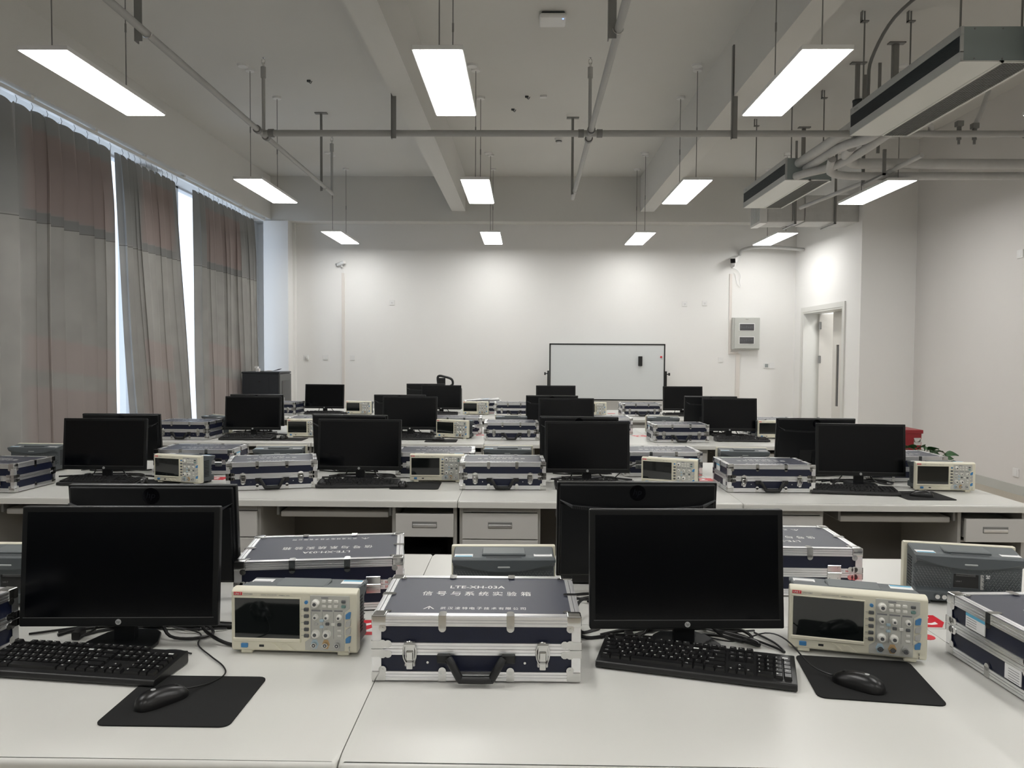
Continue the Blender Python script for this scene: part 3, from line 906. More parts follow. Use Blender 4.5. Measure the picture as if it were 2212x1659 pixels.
# ================================================================== RACK CABINET, BOX, PLANT, CHAIR
t = empty('rack_cabinet', (-4.20, 11.45, 0))
tag(t, 'black network rack cabinet standing in the far corner by the curtains', 'cabinet')
MB().rbox(0.0, 0.545, 0.0, 0.55, 0.03, 1.16, 0.006).build('cabinet_body', M_RACK, t)
MB().rbox(-0.01, 0.56, -0.01, 0.57, 1.16, 1.185, 0.008).build('top_cover', M_RACK, t)
sp_ = MB().rbox(0.10, 0.40, -0.006, 0.002, 0.12, 1.10, 0.002).build('side_panel', M_RACK, t)
MB().cyl((0.26, -0.012, 1.04), (0.26, -0.004, 1.04), 0.012, n=10).box(0.36, 0.39, -0.012, -0.004, 0.80, 0.83).build('panel_lock', M_BLKP, sp_)
# the door faces the door side of the room
dr = MB().rbox(0.545, 0.565, 0.0, 0.55, 0.04, 1.15, 0.004).build('cabinet_door', mat('rack door frame', (0.10, 0.105, 0.105), 0.4), t)
MB().box(0.565, 0.569, 0.09, 0.46, 0.12, 1.05).build('door_glass', M_RACKG, dr, smooth=False)
MB().rbox(0.565, 0.585, 0.13, 0.16, 0.72, 0.80, 0.004).build('door_handle', M_CHR, dr)
for i, (x, y) in enumerate(((0.05, 0.05), (0.5, 0.05), (0.05, 0.5), (0.5, 0.5))):
    MB().cyl((x, y, 0), (x, y, 0.04), 0.025, n=10).build('foot', M_BLKP, t)
t = MB().rbox(-4.005, -3.955, 11.47, 11.53, 1.185, 1.235, 0.004).rbox(-4.025, -3.975, 11.47, 11.52, 1.2355, 1.265, 0.004).build('power_adapter', M_PAPER)
tag(t, 'two stacked small white adapters on top of the rack cabinet', 'adapter')
pl = MB()
vv, ff = [], []
for i in range(9):
    u = i / 8
    for j in range(2):
        vv.append((-3.95 + 0.30 * u, 11.45 + 0.14 * j, 1.188 + (0.045 * max(0, u - 0.55) ** 1.5 * 3) + 0.02 * math.sin(3.0 * u) * (1 - u)))
for i in range(8):
    ff.append((2 * i, 2 * i + 2, 2 * i + 3, 2 * i + 1))
pl.add(vv, ff[:4], 1).add(vv, ff[4:]).add([(a, b_, c + 0.003) for a, b_, c in vv], [f[::-1] for f in ff[:5]], 1).add([(a, b_, c + 0.003) for a, b_, c in vv], [f[::-1] for f in ff[5:]])
t = pl.build('envelope', [mat('dark violet paper', (0.05, 0.04, 0.09), 0.5), M_ENVE])
tag(t, 'curled brown paper envelope lying on top of the rack cabinet', 'envelope')

t = empty('fire_extinguisher_box', (4.25, 8.35, 0))
tag(t, 'red metal fire extinguisher box standing on the floor by the right wall', 'box')
MB().rbox(-0.30, 0.0, 0.0, 0.34, 0.0, 0.66, 0.006).build('box_body', M_REDP, t)
MB().rbox(-0.31, 0.012, -0.012, 0.352, 0.645, 0.685, 0.006).build('lid', M_REDP, t)
MB().rbox(-0.085, -0.01, -0.006, 0.0, 0.52, 0.60, 0.002).tube([(-0.08, -0.008, 0.585), (-0.075, -0.02, 0.56), (-0.045, -0.024, 0.55), (-0.02, -0.02, 0.56), (-0.012, -0.008, 0.585)], 0.006, 6).build('chrome_latch', M_CHR, t)

t = empty('potted_plant', (3.25, 6.35, 0))
tag(t, 'green potted plant on the floor behind the right end of the second desk row', 'plant')
MB().cyl((0, 0, 0), (0, 0, 0.36), 0.13, 0.19, n=20).build('pot', M_POT, t)
MB().cyl((0, 0, 0.355), (0, 0, 0.365), 0.17, n=20).build('soil', M_SOIL, t)
def leaf_geo():
    vv, ff = [], []
    prof = [(0, 0.0), (0.12, 0.45), (0.3, 0.62), (0.5, 0.52), (0.75, 0.28), (1.0, 0.0)]
    for u, w in prof:
        for s in (-1, 0, 1):
            vv.append((u * 0.13, s * w * 0.075, -0.03 * u * u + (0.012 * abs(s))))
    for i in range(len(prof) - 1):
        for j in range(2):
            p = i * 3 + j
            ff.append((p, p + 3, p + 4, p + 1))
    return vv, ff
LV, LF = leaf_geo()
lm = bpy.data.meshes.new('leaf')
lm.from_pydata(LV, [], LF)
lm.materials.append(M_LEAF)
lm.polygons.foreach_set('use_smooth', [True] * len(lm.polygons))
rnd = random.Random(4)
for i in range(80):
    a = rnd.uniform(0, 2 * math.pi)
    rr = rnd.uniform(0.03, 0.25)
    zz = 0.40 + rnd.uniform(0.03, 0.30) - 0.25 * rr + (0.06 if rr < 0.2 else 0)
    px_, py_ = rr * math.cos(a), rr * math.sin(a)
    MB().tube([(0.02 * math.cos(a), 0.02 * math.sin(a), 0.36), (px_ * 0.6, py_ * 0.6, zz * 0.9), (px_, py_, zz)], 0.003, 5, smooth=3).build('stem', M_LEAF, t)
    lf_ = bpy.data.objects.new('leaf', lm)
    C.objects.link(lf_)
    lf_.parent = t
    lf_.location = (px_, py_, zz)
    lf_.scale = (0.72, 0.72, 0.72)
    lf_.rotation_euler = (rnd.uniform(-0.9, 0.9), rnd.uniform(-0.7, 0.5), a + rnd.uniform(-0.8, 0.8))

t = empty('office_chair', (-1.13, 10.95, 0))
tag(t, 'black office chair with open headrest loop behind the farthest desk row', 'chair')
MB().cyl((0, 0, 0.08), (0, 0, 0.42), 0.025, n=10).build('gas_column', M_STEEL, t)
for i in range(5):
    a = 2 * math.pi * i / 5
    MB().tube([(0, 0, 0.09), (0.28 * math.cos(a), 0.28 * math.sin(a), 0.06)], 0.018, 8, smooth=0).cyl((0.28 * math.cos(a) - 0.02, 0.28 * math.sin(a), 0.025), (0.28 * math.cos(a) + 0.02, 0.28 * math.sin(a), 0.025), 0.025, n=10).build('base_leg', M_BLKP, t)
MB().rbox(-0.24, 0.24, -0.22, 0.24, 0.42, 0.50, 0.03, 3).build('seat', M_BLKP, t)
MB().rbox(-0.22, 0.22, 0.22, 0.26, 0.52, 0.98, 0.02, 3).build('backrest', M_BLKP, t)
MB().tube([(-0.12, 0.24, 1.00), (-0.125, 0.24, 1.14), (-0.02, 0.24, 1.135), (0.07, 0.24, 1.10), (0.085, 0.24, 1.03), (0.03, 0.24, 0.99)], 0.018, 8, smooth=5).build('headrest_frame', M_BLKP, t)
MB().rbox(-0.12, -0.02, 0.235, 0.25, 0.96, 1.12, 0.006).build('headrest', M_BLKP, t)

# unseen low cabinets, added behind the camera so the screens reflect something dark
for i in range(10):
    x = -4.3 + 0.95 * i
    t = empty('reflection_cabinet', (x, YB0 + 0.02, 0))
    tag(t, 'unseen dark cabinet added behind the camera for screens to reflect, %s from the curtains' % ('first second third fourth fifth sixth seventh eighth ninth tenth'.split()[i]), 'cabinet', 'unseen cabinets added for screen reflections')
    MB().box(0, 0.94, 0, 0.45, 0.0, 1.05).build('cabinet_body', mat('graphite laminate', (0.035, 0.036, 0.038), 0.5), t, bevel=0.003)
    for k_ in (0, 1):
        dr = MB().rbox(0.01 + 0.465 * k_, 0.465 + 0.465 * k_, 0.45, 0.468, 0.06, 1.02, 0.002, 1).build('cabinet_door', mat('graphite laminate', (0.035, 0.036, 0.038), 0.5), t)
        MB().rbox(0.42 + 0.09 * k_, 0.43 + 0.09 * k_, 0.468, 0.49, 0.5, 0.65, 0.002, 1).build('door_handle', M_ALU, dr)

# ================================================================== DESKS
DW, DD = 1.398, 0.722
def make_desk():
    t = empty('computer_desk')
    pts = []
    r = 0.010
    for cx_, cy_, a0 in ((DW - r, r, -90), (DW, DD, None), (0, DD, None), (r, r, 180)):
        if a0 is None:
            pts.append((cx_, cy_))
        else:
            for i in range(5):
                a = R(a0 + 90 * i / 4)
                pts.append((cx_ + r * math.cos(a), cy_ + r * math.sin(a)))
    bm = bmesh.new()
    bot = [bm.verts.new((x, y, DESK - 0.034)) for x, y in pts]
    top = [bm.verts.new((x, y, DESK)) for x, y in pts]
    bm.faces.new(bot[::-1])
    bm.faces.new(top)
    n = len(pts)
    for i in range(n):
        bm.faces.new((bot[i], bot[(i + 1) % n], top[(i + 1) % n], top[i]))
    bm.normal_update()
    fr_e = [e for e in bm.edges if all(v.co.z > DESK - 0.001 for v in e.verts) and all(v.co.y < 0.35 for v in e.verts)]
    bmesh.ops.bevel(bm, geom=fr_e, offset=0.014, segments=4, profile=0.5, affect='EDGES', clamp_overlap=True)
    tf = max(bm.faces, key=lambda f: f.calc_area() if f.normal.z > 0.9 else 0)
    bmesh.ops.inset_individual(bm, faces=[tf], thickness=0.002)
    MB().bm(bm).build('desktop', M_LAM, t)
    zt = DESK - 0.034
    f = 0.045                                            # pedestal front set back
    # side panels, back panel
    MB().box(0.006, 0.024, f, DD - 0.02, 0.0, zt).build('side_panel', M_CARC, t, smooth=False)
    MB().box(0.392, 0.408, f + 0.01, DD - 0.02, 0.0, zt).build('side_panel', M_CARC, t, smooth=False)
    MB().box(1.068, 1.084, f + 0.01, DD - 0.02, 0.0, zt).build('side_panel', M_CARC, t, smooth=False)
    MB().box(1.374, 1.392, f, DD - 0.02, 0.0, zt).build('side_panel', M_CARC, t, smooth=False)
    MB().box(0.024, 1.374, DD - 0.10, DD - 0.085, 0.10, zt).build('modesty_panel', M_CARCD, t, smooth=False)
    MB().box(0.024, 0.392, f + 0.005, DD - 0.1, zt - 0.03, zt).build('top_rail', M_CARC, t, smooth=False)
    # left pedestal: three drawers
    for i, (z0, z1) in enumerate(((0.555, 0.683), (0.38, 0.550), (0.06, 0.375))):
        d_ = MB().rbox(0.020, 0.396, f - 0.014, f + 0.004, z0, z1, 0.002, 1).build('drawer', M_DRAW, t)
        zc = (z0 + z1) / 2 + 0.005
        MB().rbox(0.148, 0.268, f - 0.0165, f - 0.012, zc - 0.016, zc + 0.016, 0.002, 1).build('pull_recess', M_STEEL, d_)
        MB().rbox(0.150, 0.266, f - 0.020, f - 0.014, zc - 0.012, zc + 0.004, 0.003, 2).build('pull', M_ALU, d_)
    # right pedestal: one drawer over an open computer bay
    d_ = MB().rbox(1.090, 1.378, f - 0.024, f - 0.006, 0.565, 0.680, 0.002, 1).box(1.10, 1.37, f - 0.01, DD - 0.15, 0.58, 0.66).build('drawer', M_DRAW, t)
    MB().rbox(1.172, 1.296, f - 0.0265, f - 0.022, 0.610, 0.642, 0.002, 1).build('pull_recess', M_STEEL, d_)
    MB().rbox(1.175, 1.293, f - 0.030, f - 0.024, 0.614, 0.630, 0.003, 2).build('pull', M_ALU, d_)
    MB().box(1.084, 1.374, f + 0.02, DD - 0.1, 0.08, 0.10).build('bay_floor', M_CARC, t, smooth=False)
    MB().box(1.084, 1.374, f + 0.02, DD - 0.1, 0.555, 0.563).build('bay_shelf', M_CARC, t, smooth=False)
    MB().box(1.12, 1.30, f + 0.06, f + 0.47, 0.10, 0.46).build('computer_tower', M_BLKP, t, bevel=0.005)
    # keyboard tray on runners
    MB().rbox(0.500, 1.045, f + 0.035, f + 0.335, 0.648, 0.676, 0.004, 1).build('keyboard_tray', M_DRAW, t)
    for x in (0.485, 1.05):
        MB().box(x, x + 0.012, f + 0.02, f + 0.36, 0.66, zt).build('tray_runner', M_STEEL, t, smooth=False)
    return t
desk0 = make_desk()
index_children()
ROWS = [1.333, 3.784, 6.216, 8.66]
rown = ['nearest', 'second', 'third', 'farthest']
coln = ['against the curtain side', 'left of centre', 'right of centre', 'at the door side end']
first = True
for r_, y0 in enumerate(ROWS):
    for c_ in range(4):
        x0 = -0.328 + 1.4 * (c_ - 2) - 0.0 + 0.001
        for side in (0, 1):
            if r_ == 0 and c_ == 3 and False:
                continue
            o = desk0 if first else copy_tree(desk0)
            first = False
            if side == 0:
                place(o, x0, y0, 0, 0)
            else:
                place(o, x0 + DW, y0 + 2 * DD + 0.002, 0, 180)
            tag(o, 'pale grey desk of the %s double row, %s half, %s' % (rown[r_], 'camera-side' if side == 0 else 'far', coln[c_]), 'desk', 'rows of laminate computer desks')

# ================================================================== MONITOR
def make_monitor(seed, front_cables=True):
    rnd = random.Random(seed)
    t = empty('computer_monitor')
    W, H, z0 = 0.480, 0.292, 0.053
    T = Matrix.Translation((0, 0, z0)) @ Matrix.Rotation(R(-5.0), 4, 'X')
    b = MB()
    b.rbox(-W / 2, W / 2, 0.0, 0.022, 0, H, 0.004, 2, T=T)
    b.build('screen_case', M_BEZ, t)
    MB().box(-W / 2 + 0.014, W / 2 - 0.014, -0.0008, 0.002, 0.024, H - 0.014, T=T).build('screen', M_SCR, t, smooth=False)
    b = MB()
    b.box(-W / 2 + 0.010, W / 2 - 0.010, -0.0018, 0.001, 0.0215, 0.0228, T=T)
    b.build('screen_edge_strip', mat('strip grey', (0.10, 0.10, 0.10), 0.3), t, smooth=False)
    b = MB().cyl((0, 0.001, 0.0115), (0, -0.0015, 0.0115), 0.0068, n=20, T=T)
    lg = b.build('logo_badge', mat('logo silver', (0.55, 0.56, 0.56), 0.3, 0.3), t)
    b = MB()
    V, Fc = text_geo('hp', None, 0.0085)
    sh = Matrix.Identity(4)
    sh[0][1] = 0.25
    b.add(V, Fc, 0, T @ Matrix.Translation((0, -0.0019, 0.0115)) @ FRONT @ sh)
    b.build('logo_letters', M_BLKP, lg, smooth=False)
    # back shell: flat upper slab, arched vent ledge, thicker lower bulge
    b = MB()
    b.rbox(-W / 2 + 0.006, W / 2 - 0.006, 0.018, 0.030, 0.006, H - 0.004, 0.006, 2, T=T)
    arc = []
    for i in range(17):
        u = -1 + 2 * i / 16
        arc.append((u * (W / 2 - 0.012), H - 0.062 - 0.014 * (1 - u * u)))
    poly = [(-W / 2 + 0.012, 0.012), (W / 2 - 0.012, 0.012)] + arc[::-1]
    b.prism(poly, 0.028, 0.040, 'y', T=T)
    b.build('rear_shell', M_BLKM, t, bevel=0.0015, seg=1)
    b = MB()
    for i in range(72):
        u = -0.86 + 1.72 * i / 71
        zc = H - 0.066 - 0.014 * (1 - u * u)
        b.box(u * (W / 2 - 0.012) - 0.0012, u * (W / 2 - 0.012) + 0.0012, 0.0385, 0.0415, zc - 0.006, zc + 0.001, T=T)
    g = b.build('vent_slots', mat('vent rib', (0.035, 0.036, 0.038), 0.4), t, smooth=False)
    g['kind'] = 'stuff'
    for s in (-1, 1):
        MB().prism([(s * (W / 2 - 0.008), H - 0.050), (s * (W / 2 - 0.045), H - 0.066), (s * (W / 2 - 0.045), H - 0.075)], 0.0295, 0.0425, 'y', T=T).build('highlight_wedge', mat('painted highlight grey', (0.07, 0.072, 0.075), 0.35), t, smooth=False)  # highlight at each end of the rear shell, put in as a grey wedge
    b = MB().cyl((0, 0.0295, H - 0.030), (0, 0.0312, H - 0.030), 0.024, n=28, T=T)
    lb = b.build('rear_logo', M_GLOSS, t)
    MB().add(V, Fc, 0, T @ Matrix.Translation((0, 0.0318, H - 0.030)) @ Matrix.Rotation(R(180), 4, 'Z') @ FRONT @ Matrix.Scale(2.9, 4) @ sh).build('rear_logo_letters', mat('logo dark', (0.010, 0.012, 0.016), 0.25), lb, smooth=False)
    MB().box(-0.10, 0.10, 0.030, 0.044, 0.03, 0.10, T=T).build('port_block', M_BLKP, t, bevel=0.003)
    # stand
    MB().rbox(-0.026, 0.026, 0.030, 0.052, 0.008, 0.15, 0.003).build('stand_neck', M_BLKM, t)
    pts = [(-0.085, -0.022), (0.085, -0.022), (0.088, 0.02), (0.068, 0.085), (0.045, 0.110), (-0.045, 0.110), (-0.068, 0.085), (-0.088, 0.02)]
    MB().prism(pts, 0.0, 0.010, 'z').build('stand_base', M_BLKM, t, bevel=0.003)
    # cables
    def lay(p):
        return (p[0], p[1], max(p[2], 0.0045))
    s1 = rnd.choice((-1, 1))
    dz = 0.004
    pw = [(-0.07, 0.050, 0.09), (-0.08, 0.065, 0.05), (-0.10, 0.07, 0.02), (-0.13, 0.06, dz), (-0.10, 0.10, dz), (-0.02, 0.135, dz), (0.08, 0.14, dz), (0.16, 0.11, dz)]
    vd = [(0.06, 0.050, 0.085), (0.075, 0.07, 0.04), (0.10, 0.06, 0.010), (0.15, 0.045, dz + 0.001), (0.19, 0.07, dz + 0.003), (0.17, 0.115, 0.012), (0.09, 0.125, 0.014), (-0.03, 0.12, 0.014), (-0.16, 0.105, 0.006), (-0.20, 0.08, dz)]
    if s1 < 0:
        pw = [(x, y, z) for x, y, z in pw]
    jit = lambda P: [lay((x + rnd.uniform(-0.012, 0.012) * (i > 1), y + rnd.uniform(-0.008, 0.008) * (i > 1), z)) for i, (x, y, z) in enumerate(P)]
    MB().tube(jit(pw), 0.0036, 6, smooth=4).build('power_cable', M_CAB, t)
    MB().tube(jit(vd), 0.0042, 6, smooth=4).build('video_cable', M_CAB, t)
    MB().tube(jit([(-0.20, 0.10, dz), (-0.1, 0.13, 0.013), (0.02, 0.15, 0.008), (0.12, 0.09, 0.012), (0.21, 0.12, dz)]), 0.0028, 6, smooth=4).build('data_cable', M_CAB, t)
    # plug brick of the cable
    MB().rbox(-0.142, -0.120, 0.050, 0.085, 0.0, 0.022, 0.004).build('cable_plug', M_CAB, t)
    return t
mons = [make_monitor(s) for s in (1, 2, 3)]
index_children()
MN = []
def monitor(x, y, deg, label, dz=0.0):
    k = len(MN) % 3
    o = mons[k] if len(MN) < 3 else copy_tree(mons[k])
    MN.append(o)
    place(o, x, y, DESK + dz, deg)
    tag(o, label, 'monitor', 'computer monitors on the desks')
# screen side towards the camera
o4 = ['closest to the curtains', 'second from the curtains', 'third from the curtains', 'farthest from the curtains']
monitor(-0.990, 1.855, 2.5, 'large black monitor with its dark screen to the camera, nearest row, left one')
monitor(0.402, 1.883, 2.3, 'large black monitor with its dark screen to the camera, nearest row, right one')
for r_, L in ((1, [(-2.39, 4.345, -0.5), (-0.948, 4.405, -1.0), (0.357, 4.375, 1.5), (1.880, 4.345, -6.0)]),
              (2, [(-2.355, 6.655, 2.0), (-1.010, 6.78, 1.0), (0.361, 6.68, 2.5), (1.810, 6.86, -1.5)]),
              (3, [(-2.42, 9.30, -3.5), (-1.005, 9.27, -2.0), (0.375, 9.37, 2.0), (1.905, 9.36, 2.0)])):
    for c_, (x, y, a) in enumerate(L):
        monitor(x, y, a, 'black monitor showing its screen in the %s desk row, %s' % (rown[r_], o4[c_]))
# backs towards the camera
monitor(-1.071, 2.245, 180 + 1.7, 'large monitor seen from behind, nearest row, hidden partly by the left screen')
monitor(0.337, 2.362, 180 + 1.7, 'large monitor seen from behind with round dark emblem, nearest row, right one')
for r_, L in ((1, [(-2.48, 4.76, 0.0), (-1.075, 4.80, -7.0), (0.335, 4.78, -4.0), (1.775, 4.79, 1.0)]),
              (2, [(-2.44, 7.05, 2.0), (-1.145, 7.13, -3.0), (0.250, 7.18, 0.0), (1.72, 7.23, -2.5)])):
    for c_, (x, y, a) in enumerate(L):
        monitor(x, y, 180 + a, 'monitor seen from behind in the %s desk row, %s' % (rown[r_], o4[c_]))
monitor(-1.247, 9.75, 180, 'monitor seen from behind in the farthest row, in front of the office chair', dz=0.0)

# ================================================================== OSCILLOSCOPE
def make_scope():
    t = empty('oscilloscope')
    def X(u):
        return (u - 1065) / 1950 * 0.307
    def Z(v):
        return 0.005 + (1160 - v) / 910 * 0.147
    hw = 0.1535
    # front bezel ring: cream frame with chamfered top
    b = MB()
    b.prism([(0.0, 0.152), (0.012, 0.158), (0.030, 0.158), (0.030, 0.008), (0.004, 0.007), (0.0, 0.014)], -hw, hw, 'x')
    b.build('front_bezel', M_CREAM, t, bevel=0.004, seg=2)
    # recessed face: slightly proud rim around the screen
    x0, x1, z0, z1 = X(120), X(1178), Z(1000), Z(330)
    fr = MB()
    th = 0.0035
    fr.rbox(x0, x1, -th, 0.002, z0, Z(942), 0.002, 1).rbox(x0, x1, -0.001, 0.002, Z(352), z1, 0.001, 1).rbox(x0, X(152), -0.001, 0.002, z0, z1, 0.001, 1).rbox(X(1160), x1, -th, 0.002, z0, z1, 0.002, 1)
    fr.build('screen_surround', M_CREAM, t)
    MB().box(X(152), X(1160), -0.0012, 0.001, Z(942), Z(352)).build('display', M_SCOP, t, smooth=False)
    # header strip
    b = MB().box(X(135), X(265), -0.0008, 0.0005, Z(308), Z(262))
    bd = b.build('brand_badge', M_RED, t, smooth=False)
    put_text(MB(), 'UNI-T', X(200), -0.0013, Z(285), w=0.0165, h=0.0048, bold=0.01).build('badge_letters', M_PRINT, bd, smooth=False)
    b = MB()
    put_text(b, 'UTD7102BG', X(355), -0.0005, Z(290), w=0.0225, h=0.0036, bold=0.01)
    put_text(b, 'DIGITAL OSCILLOSCOPE', X(680), -0.0005, Z(297), w=0.038, h=0.0026)
    put_text(b, '100MHz 1GS/s', X(920), -0.0005, Z(300), w=0.026, h=0.0026, bold=0.01)
    b.build('panel_print', M_INK, t, smooth=False)
    # control panel plate
    cpl = MB().prism([(X(1320), Z(285)), (X(1925), Z(285)), (X(1930), Z(470)), (X(1850), Z(530)), (X(1845), Z(1110)), (X(1240), Z(1110)), (X(1240), Z(985)), (X(1320), Z(930))], -0.0012, 0.001, 'y').build('control_panel', M_PANEL, t, bevel=0.0006, seg=1)
    b = MB()
    for u0, u1 in ((1340, 1480), (1510, 1660), (1690, 1820)):
        b.box(X(u0), X(u1), -0.0018, -0.0012, Z(522), Z(500))
    b.box(X(1490), X(1600), -0.0018, -0.0012, Z(330), Z(308))
    for u in (1335, 1505, 1678, 1835):
        b.box(X(u), X(u) + 0.0006, -0.0016, -0.0012, Z(925), Z(530))
    b.build('panel_marking', M_INK, cpl, smooth=False)
    b = MB()
    for v in (497, 597, 697, 795, 890):
        b.box(X(1172), X(1222), -0.0006, 0.0004, Z(v) - 0.0003, Z(v) + 0.0003)
    b.build('guide_lines', M_INK, t, smooth=False)
    def knob(u, v, r, L=0.014):
        x, z = X(u), Z(v)
        k_ = MB().cyl((x, 0, z), (x, -0.004, z), r * 1.10, n=20).cyl((x, -0.004, z), (x, -L, z), r, r * 0.86, n=20).build('knob', M_KNOB, t)
        MB().cyl((x, -L, z), (x, -L - 0.0006, z), r * 0.48, n=16).build('knob_cap', M_BTND, k_)
    knob(1408, 398, 0.0088)
    for u in (1408, 1578, 1768):
        knob(u, 600, 0.0060, 0.012)
    for u in (1410, 1580):
        knob(u, 852, 0.0090)
    def btn(u, v, w, h, m, name='button', d=0.0045):
        MB().rbox(X(u) - w / 2, X(u) + w / 2, -d, 0.001, Z(v) - h / 2, Z(v) + h / 2, 0.0012, 1).build(name, m, t)
    for v in (497, 597, 697, 795, 890):
        btn(1262, v, 0.0115, 0.0080, M_BTND, 'menu_button')
    MB().cyl((X(1262), 0, Z(390)), (X(1262), -0.004, Z(390)), 0.0042, n=14).build('round_button', M_BTNB, t)
    for v in (368, 442):
        for u in (1535, 1627, 1720):
            btn(u, v, 0.0100, 0.0068, M_BTNW)
    btn(1835, 370, 0.0105, 0.0068, M_BTND)
    btn(1835, 442, 0.0105, 0.0068, M_BTNG)
    btn(1500, 658, 0.0095, 0.0065, M_BTNL)
    btn(1500, 750, 0.0095, 0.0065, M_BTNL)
    btn(1413, 708, 0.0095, 0.0055, M_BTNS)
    btn(1587, 705, 0.0095, 0.0070, M_BTND)
    btn(1675, 710, 0.0095, 0.0070, M_BTNW)
    btn(1770, 712, 0.0095, 0.0070, M_BTND)
    btn(1770, 797, 0.0100, 0.0060, M_BTNW)
    btn(1770, 878, 0.0100, 0.0060, M_BTNW)
    for v, m in ((575, M_BTNB), (692, M_BTNS), (807, M_BTNS), (935, M_BTNB)):
        z, x = Z(v), X(1905)
        p = [(x - 0.0062, z - 0.0085), (x + 0.0050, z - 0.0070), (x + 0.0068, z + 0.0085), (x + 0.002, z + 0.0085), (x - 0.0062, z + 0.0025)]
        MB().prism(p, -0.004, 0.001, 'y').build('run_button', m, t, bevel=0.0008, seg=1)
    btn(300, 1058, 0.0165, 0.0105, M_BTNB, 'power_button', 0.004)
    MB().box(X(525), X(600), -0.0006, 0.001, Z(1078), Z(1045)).build('usb_port', M_VENT, t, smooth=False)
    MB().prism([(X(720), Z(1020)), (X(760), Z(1020)), (X(880), Z(1115)), (X(840), Z(1115))], -0.0022, 0.001, 'y').prism([(X(880), Z(1028)), (X(960), Z(1028)), (X(1080), Z(1115)), (X(980), Z(1115))], -0.0018, 0.001, 'y').build('face_flutes', M_CREAM, t)
    for u, m in ((1390, M_BTNL), (1562, M_ORNG), (1742, M_BTNS)):
        x, z = X(u), Z(1012)
        hexa = [(x + 0.0095 * math.cos(R(60 * i)), z + 0.0125 * math.sin(R(60 * i + 0))) for i in range(6)]
        pt = MB().prism(hexa, -0.0020, 0.001, 'y').build('port_plate', m, t)
        MB().cyl((x, -0.001, z), (x, -0.012, z), 0.0060, n=16).cyl((x - 0.0075, -0.009, z), (x + 0.0075, -0.009, z), 0.0013, n=6).build('signal_port', M_CHR, t)
        MB().cyl((x, -0.012, z), (x, -0.0123, z), 0.0046, n=14).build('port_bore', M_BTND, pt)
        MB().cyl((x, -0.0123, z), (x, -0.0128, z), 0.0016, n=10).build('centre_pin', M_CHR, pt)
    b = MB()
    for v in (1050, 1100):
        b.rbox(X(1918), X(1932), -0.006, 0.0, Z(v + 18), Z(v - 18), 0.001, 1)
    b.build('probe_clips', M_CHR, t)
    for s in (-1, 1):
        MB().rbox(s * 0.118 - 0.014, s * 0.118 + 0.014, 0.004, 0.026, 0.0, 0.010, 0.002, 1).build('front_foot', M_CREAM, t)
        MB().rbox(s * 0.115 - 0.014, s * 0.115 + 0.014, 0.095, 0.125, 0.0, 0.012, 0.002, 1).build('rear_foot', M_HOUD, t)
    # housing
    b = MB()
    x0h, x1h = -0.144, 0.144
    b.prism([(0.030, 0.010), (0.030, 0.156), (0.060, 0.153), (0.128, 0.143), (0.137, 0.128), (0.108, 0.112), (0.104, 0.045), (0.128, 0.038), (0.128, 0.010)], x0h, x1h, 'x')
    b.build('housing', M_HOUS, t, bevel=0.003, seg=1)
    # curved brow over the rear
    pts = []
    for i in range(13):
        u = -1 + 2 * i / 12
        pts.append((u * 0.146, 0.108 + 0.026 * u * u))
    poly = [(-0.146, 0.146), (0.146, 0.146)] + pts[::-1]
    b = MB().prism(poly, 0.106, 0.138, 'y')
    b.build('rear_brow', M_HOUS, t, bevel=0.003, seg=1)
    MB().rbox(-0.143, 0.143, 0.060, 0.132, 0.1385, 0.1475, 0.004, 1).build('top_cover', M_HOUS, t)
    MB().rbox(-0.062, 0.062, 0.040, 0.110, 0.1445, 0.1555, 0.003, 1).build('carry_handle', mat('handle slate', (0.10, 0.115, 0.12), 0.45), t)
    MB().box(-0.05, 0.05, 0.100, 0.128, 0.1465, 0.1485).build('handle_recess', M_HOUD, t, smooth=False)
    MB().rbox(-0.018, 0.018, 0.132, 0.1395, 0.120, 0.126, 0.002, 1).build('handle_notch', mat('notch grey', (0.35, 0.37, 0.37), 0.4), t)
    # vents on the rear: slanted raised ribs
    for s, nm in ((-1, 'vent_ribs'), (1, 'vent_ribs')):
        b = MB()
        for i in range(9):
            for j in range(12):
                x = s * 0.092 + (j - 5.5) * 0.0085
                z = 0.046 + i * 0.0072
                b.box(-0.0032, 0.0032, 0.104, 0.1075, -0.0012, 0.0012, T=Matrix.Translation((x + (i % 2) * 0.004, 0, z)) @ Matrix.Rotation(R(-45 if s > 0 else (45 if (i + j) % 2 else -45)), 4, 'Y'))
        g = b.build(nm, mat('rib slate', (0.16, 0.175, 0.18), 0.5), t, smooth=False)
        g['kind'] = 'stuff'
        b = MB()
        for i in range(11):
            b.box(s * 0.1445 - 0.001, s * 0.1445 + 0.001, 0.045, 0.085, 0.036 + i * 0.0085, 0.040 + i * 0.0085)
        g = b.build('side_vents', M_VENT, t, smooth=False)
        g['kind'] = 'stuff'
    rl = MB().box(-0.030, 0.036, 0.104, 0.1065, 0.048, 0.104).build('rating_label', M_GLOSS, t, smooth=False)
    b = MB()
    put_text(b, 'UNI-T', 0.022, 0.1070, 0.066, w=0.016, h=0.004, face='back', bold=0.01)
    for i in range(3):
        b.box(-0.022, 0.030, 0.1065, 0.1069, 0.088 - i * 0.003, 0.0888 - i * 0.003)
    b.build('label_print', mat('dim print', (0.25, 0.25, 0.25), 0.5), rl, smooth=False)
    MB().box(-0.044, -0.035, 0.104, 0.1066, 0.044, 0.104).build('barcode_strip', M_BTNS, t, smooth=False)
    MB().box(-0.060, -0.049, 0.104, 0.1066, 0.078, 0.090).build('small_label', M_PAPER, t, smooth=False)
    for x in (0.088, 0.070):
        MB().cyl((x, 0.128, 0.026), (x, 0.144, 0.026), 0.0065, n=14).build('rear_port', M_CHR, t)
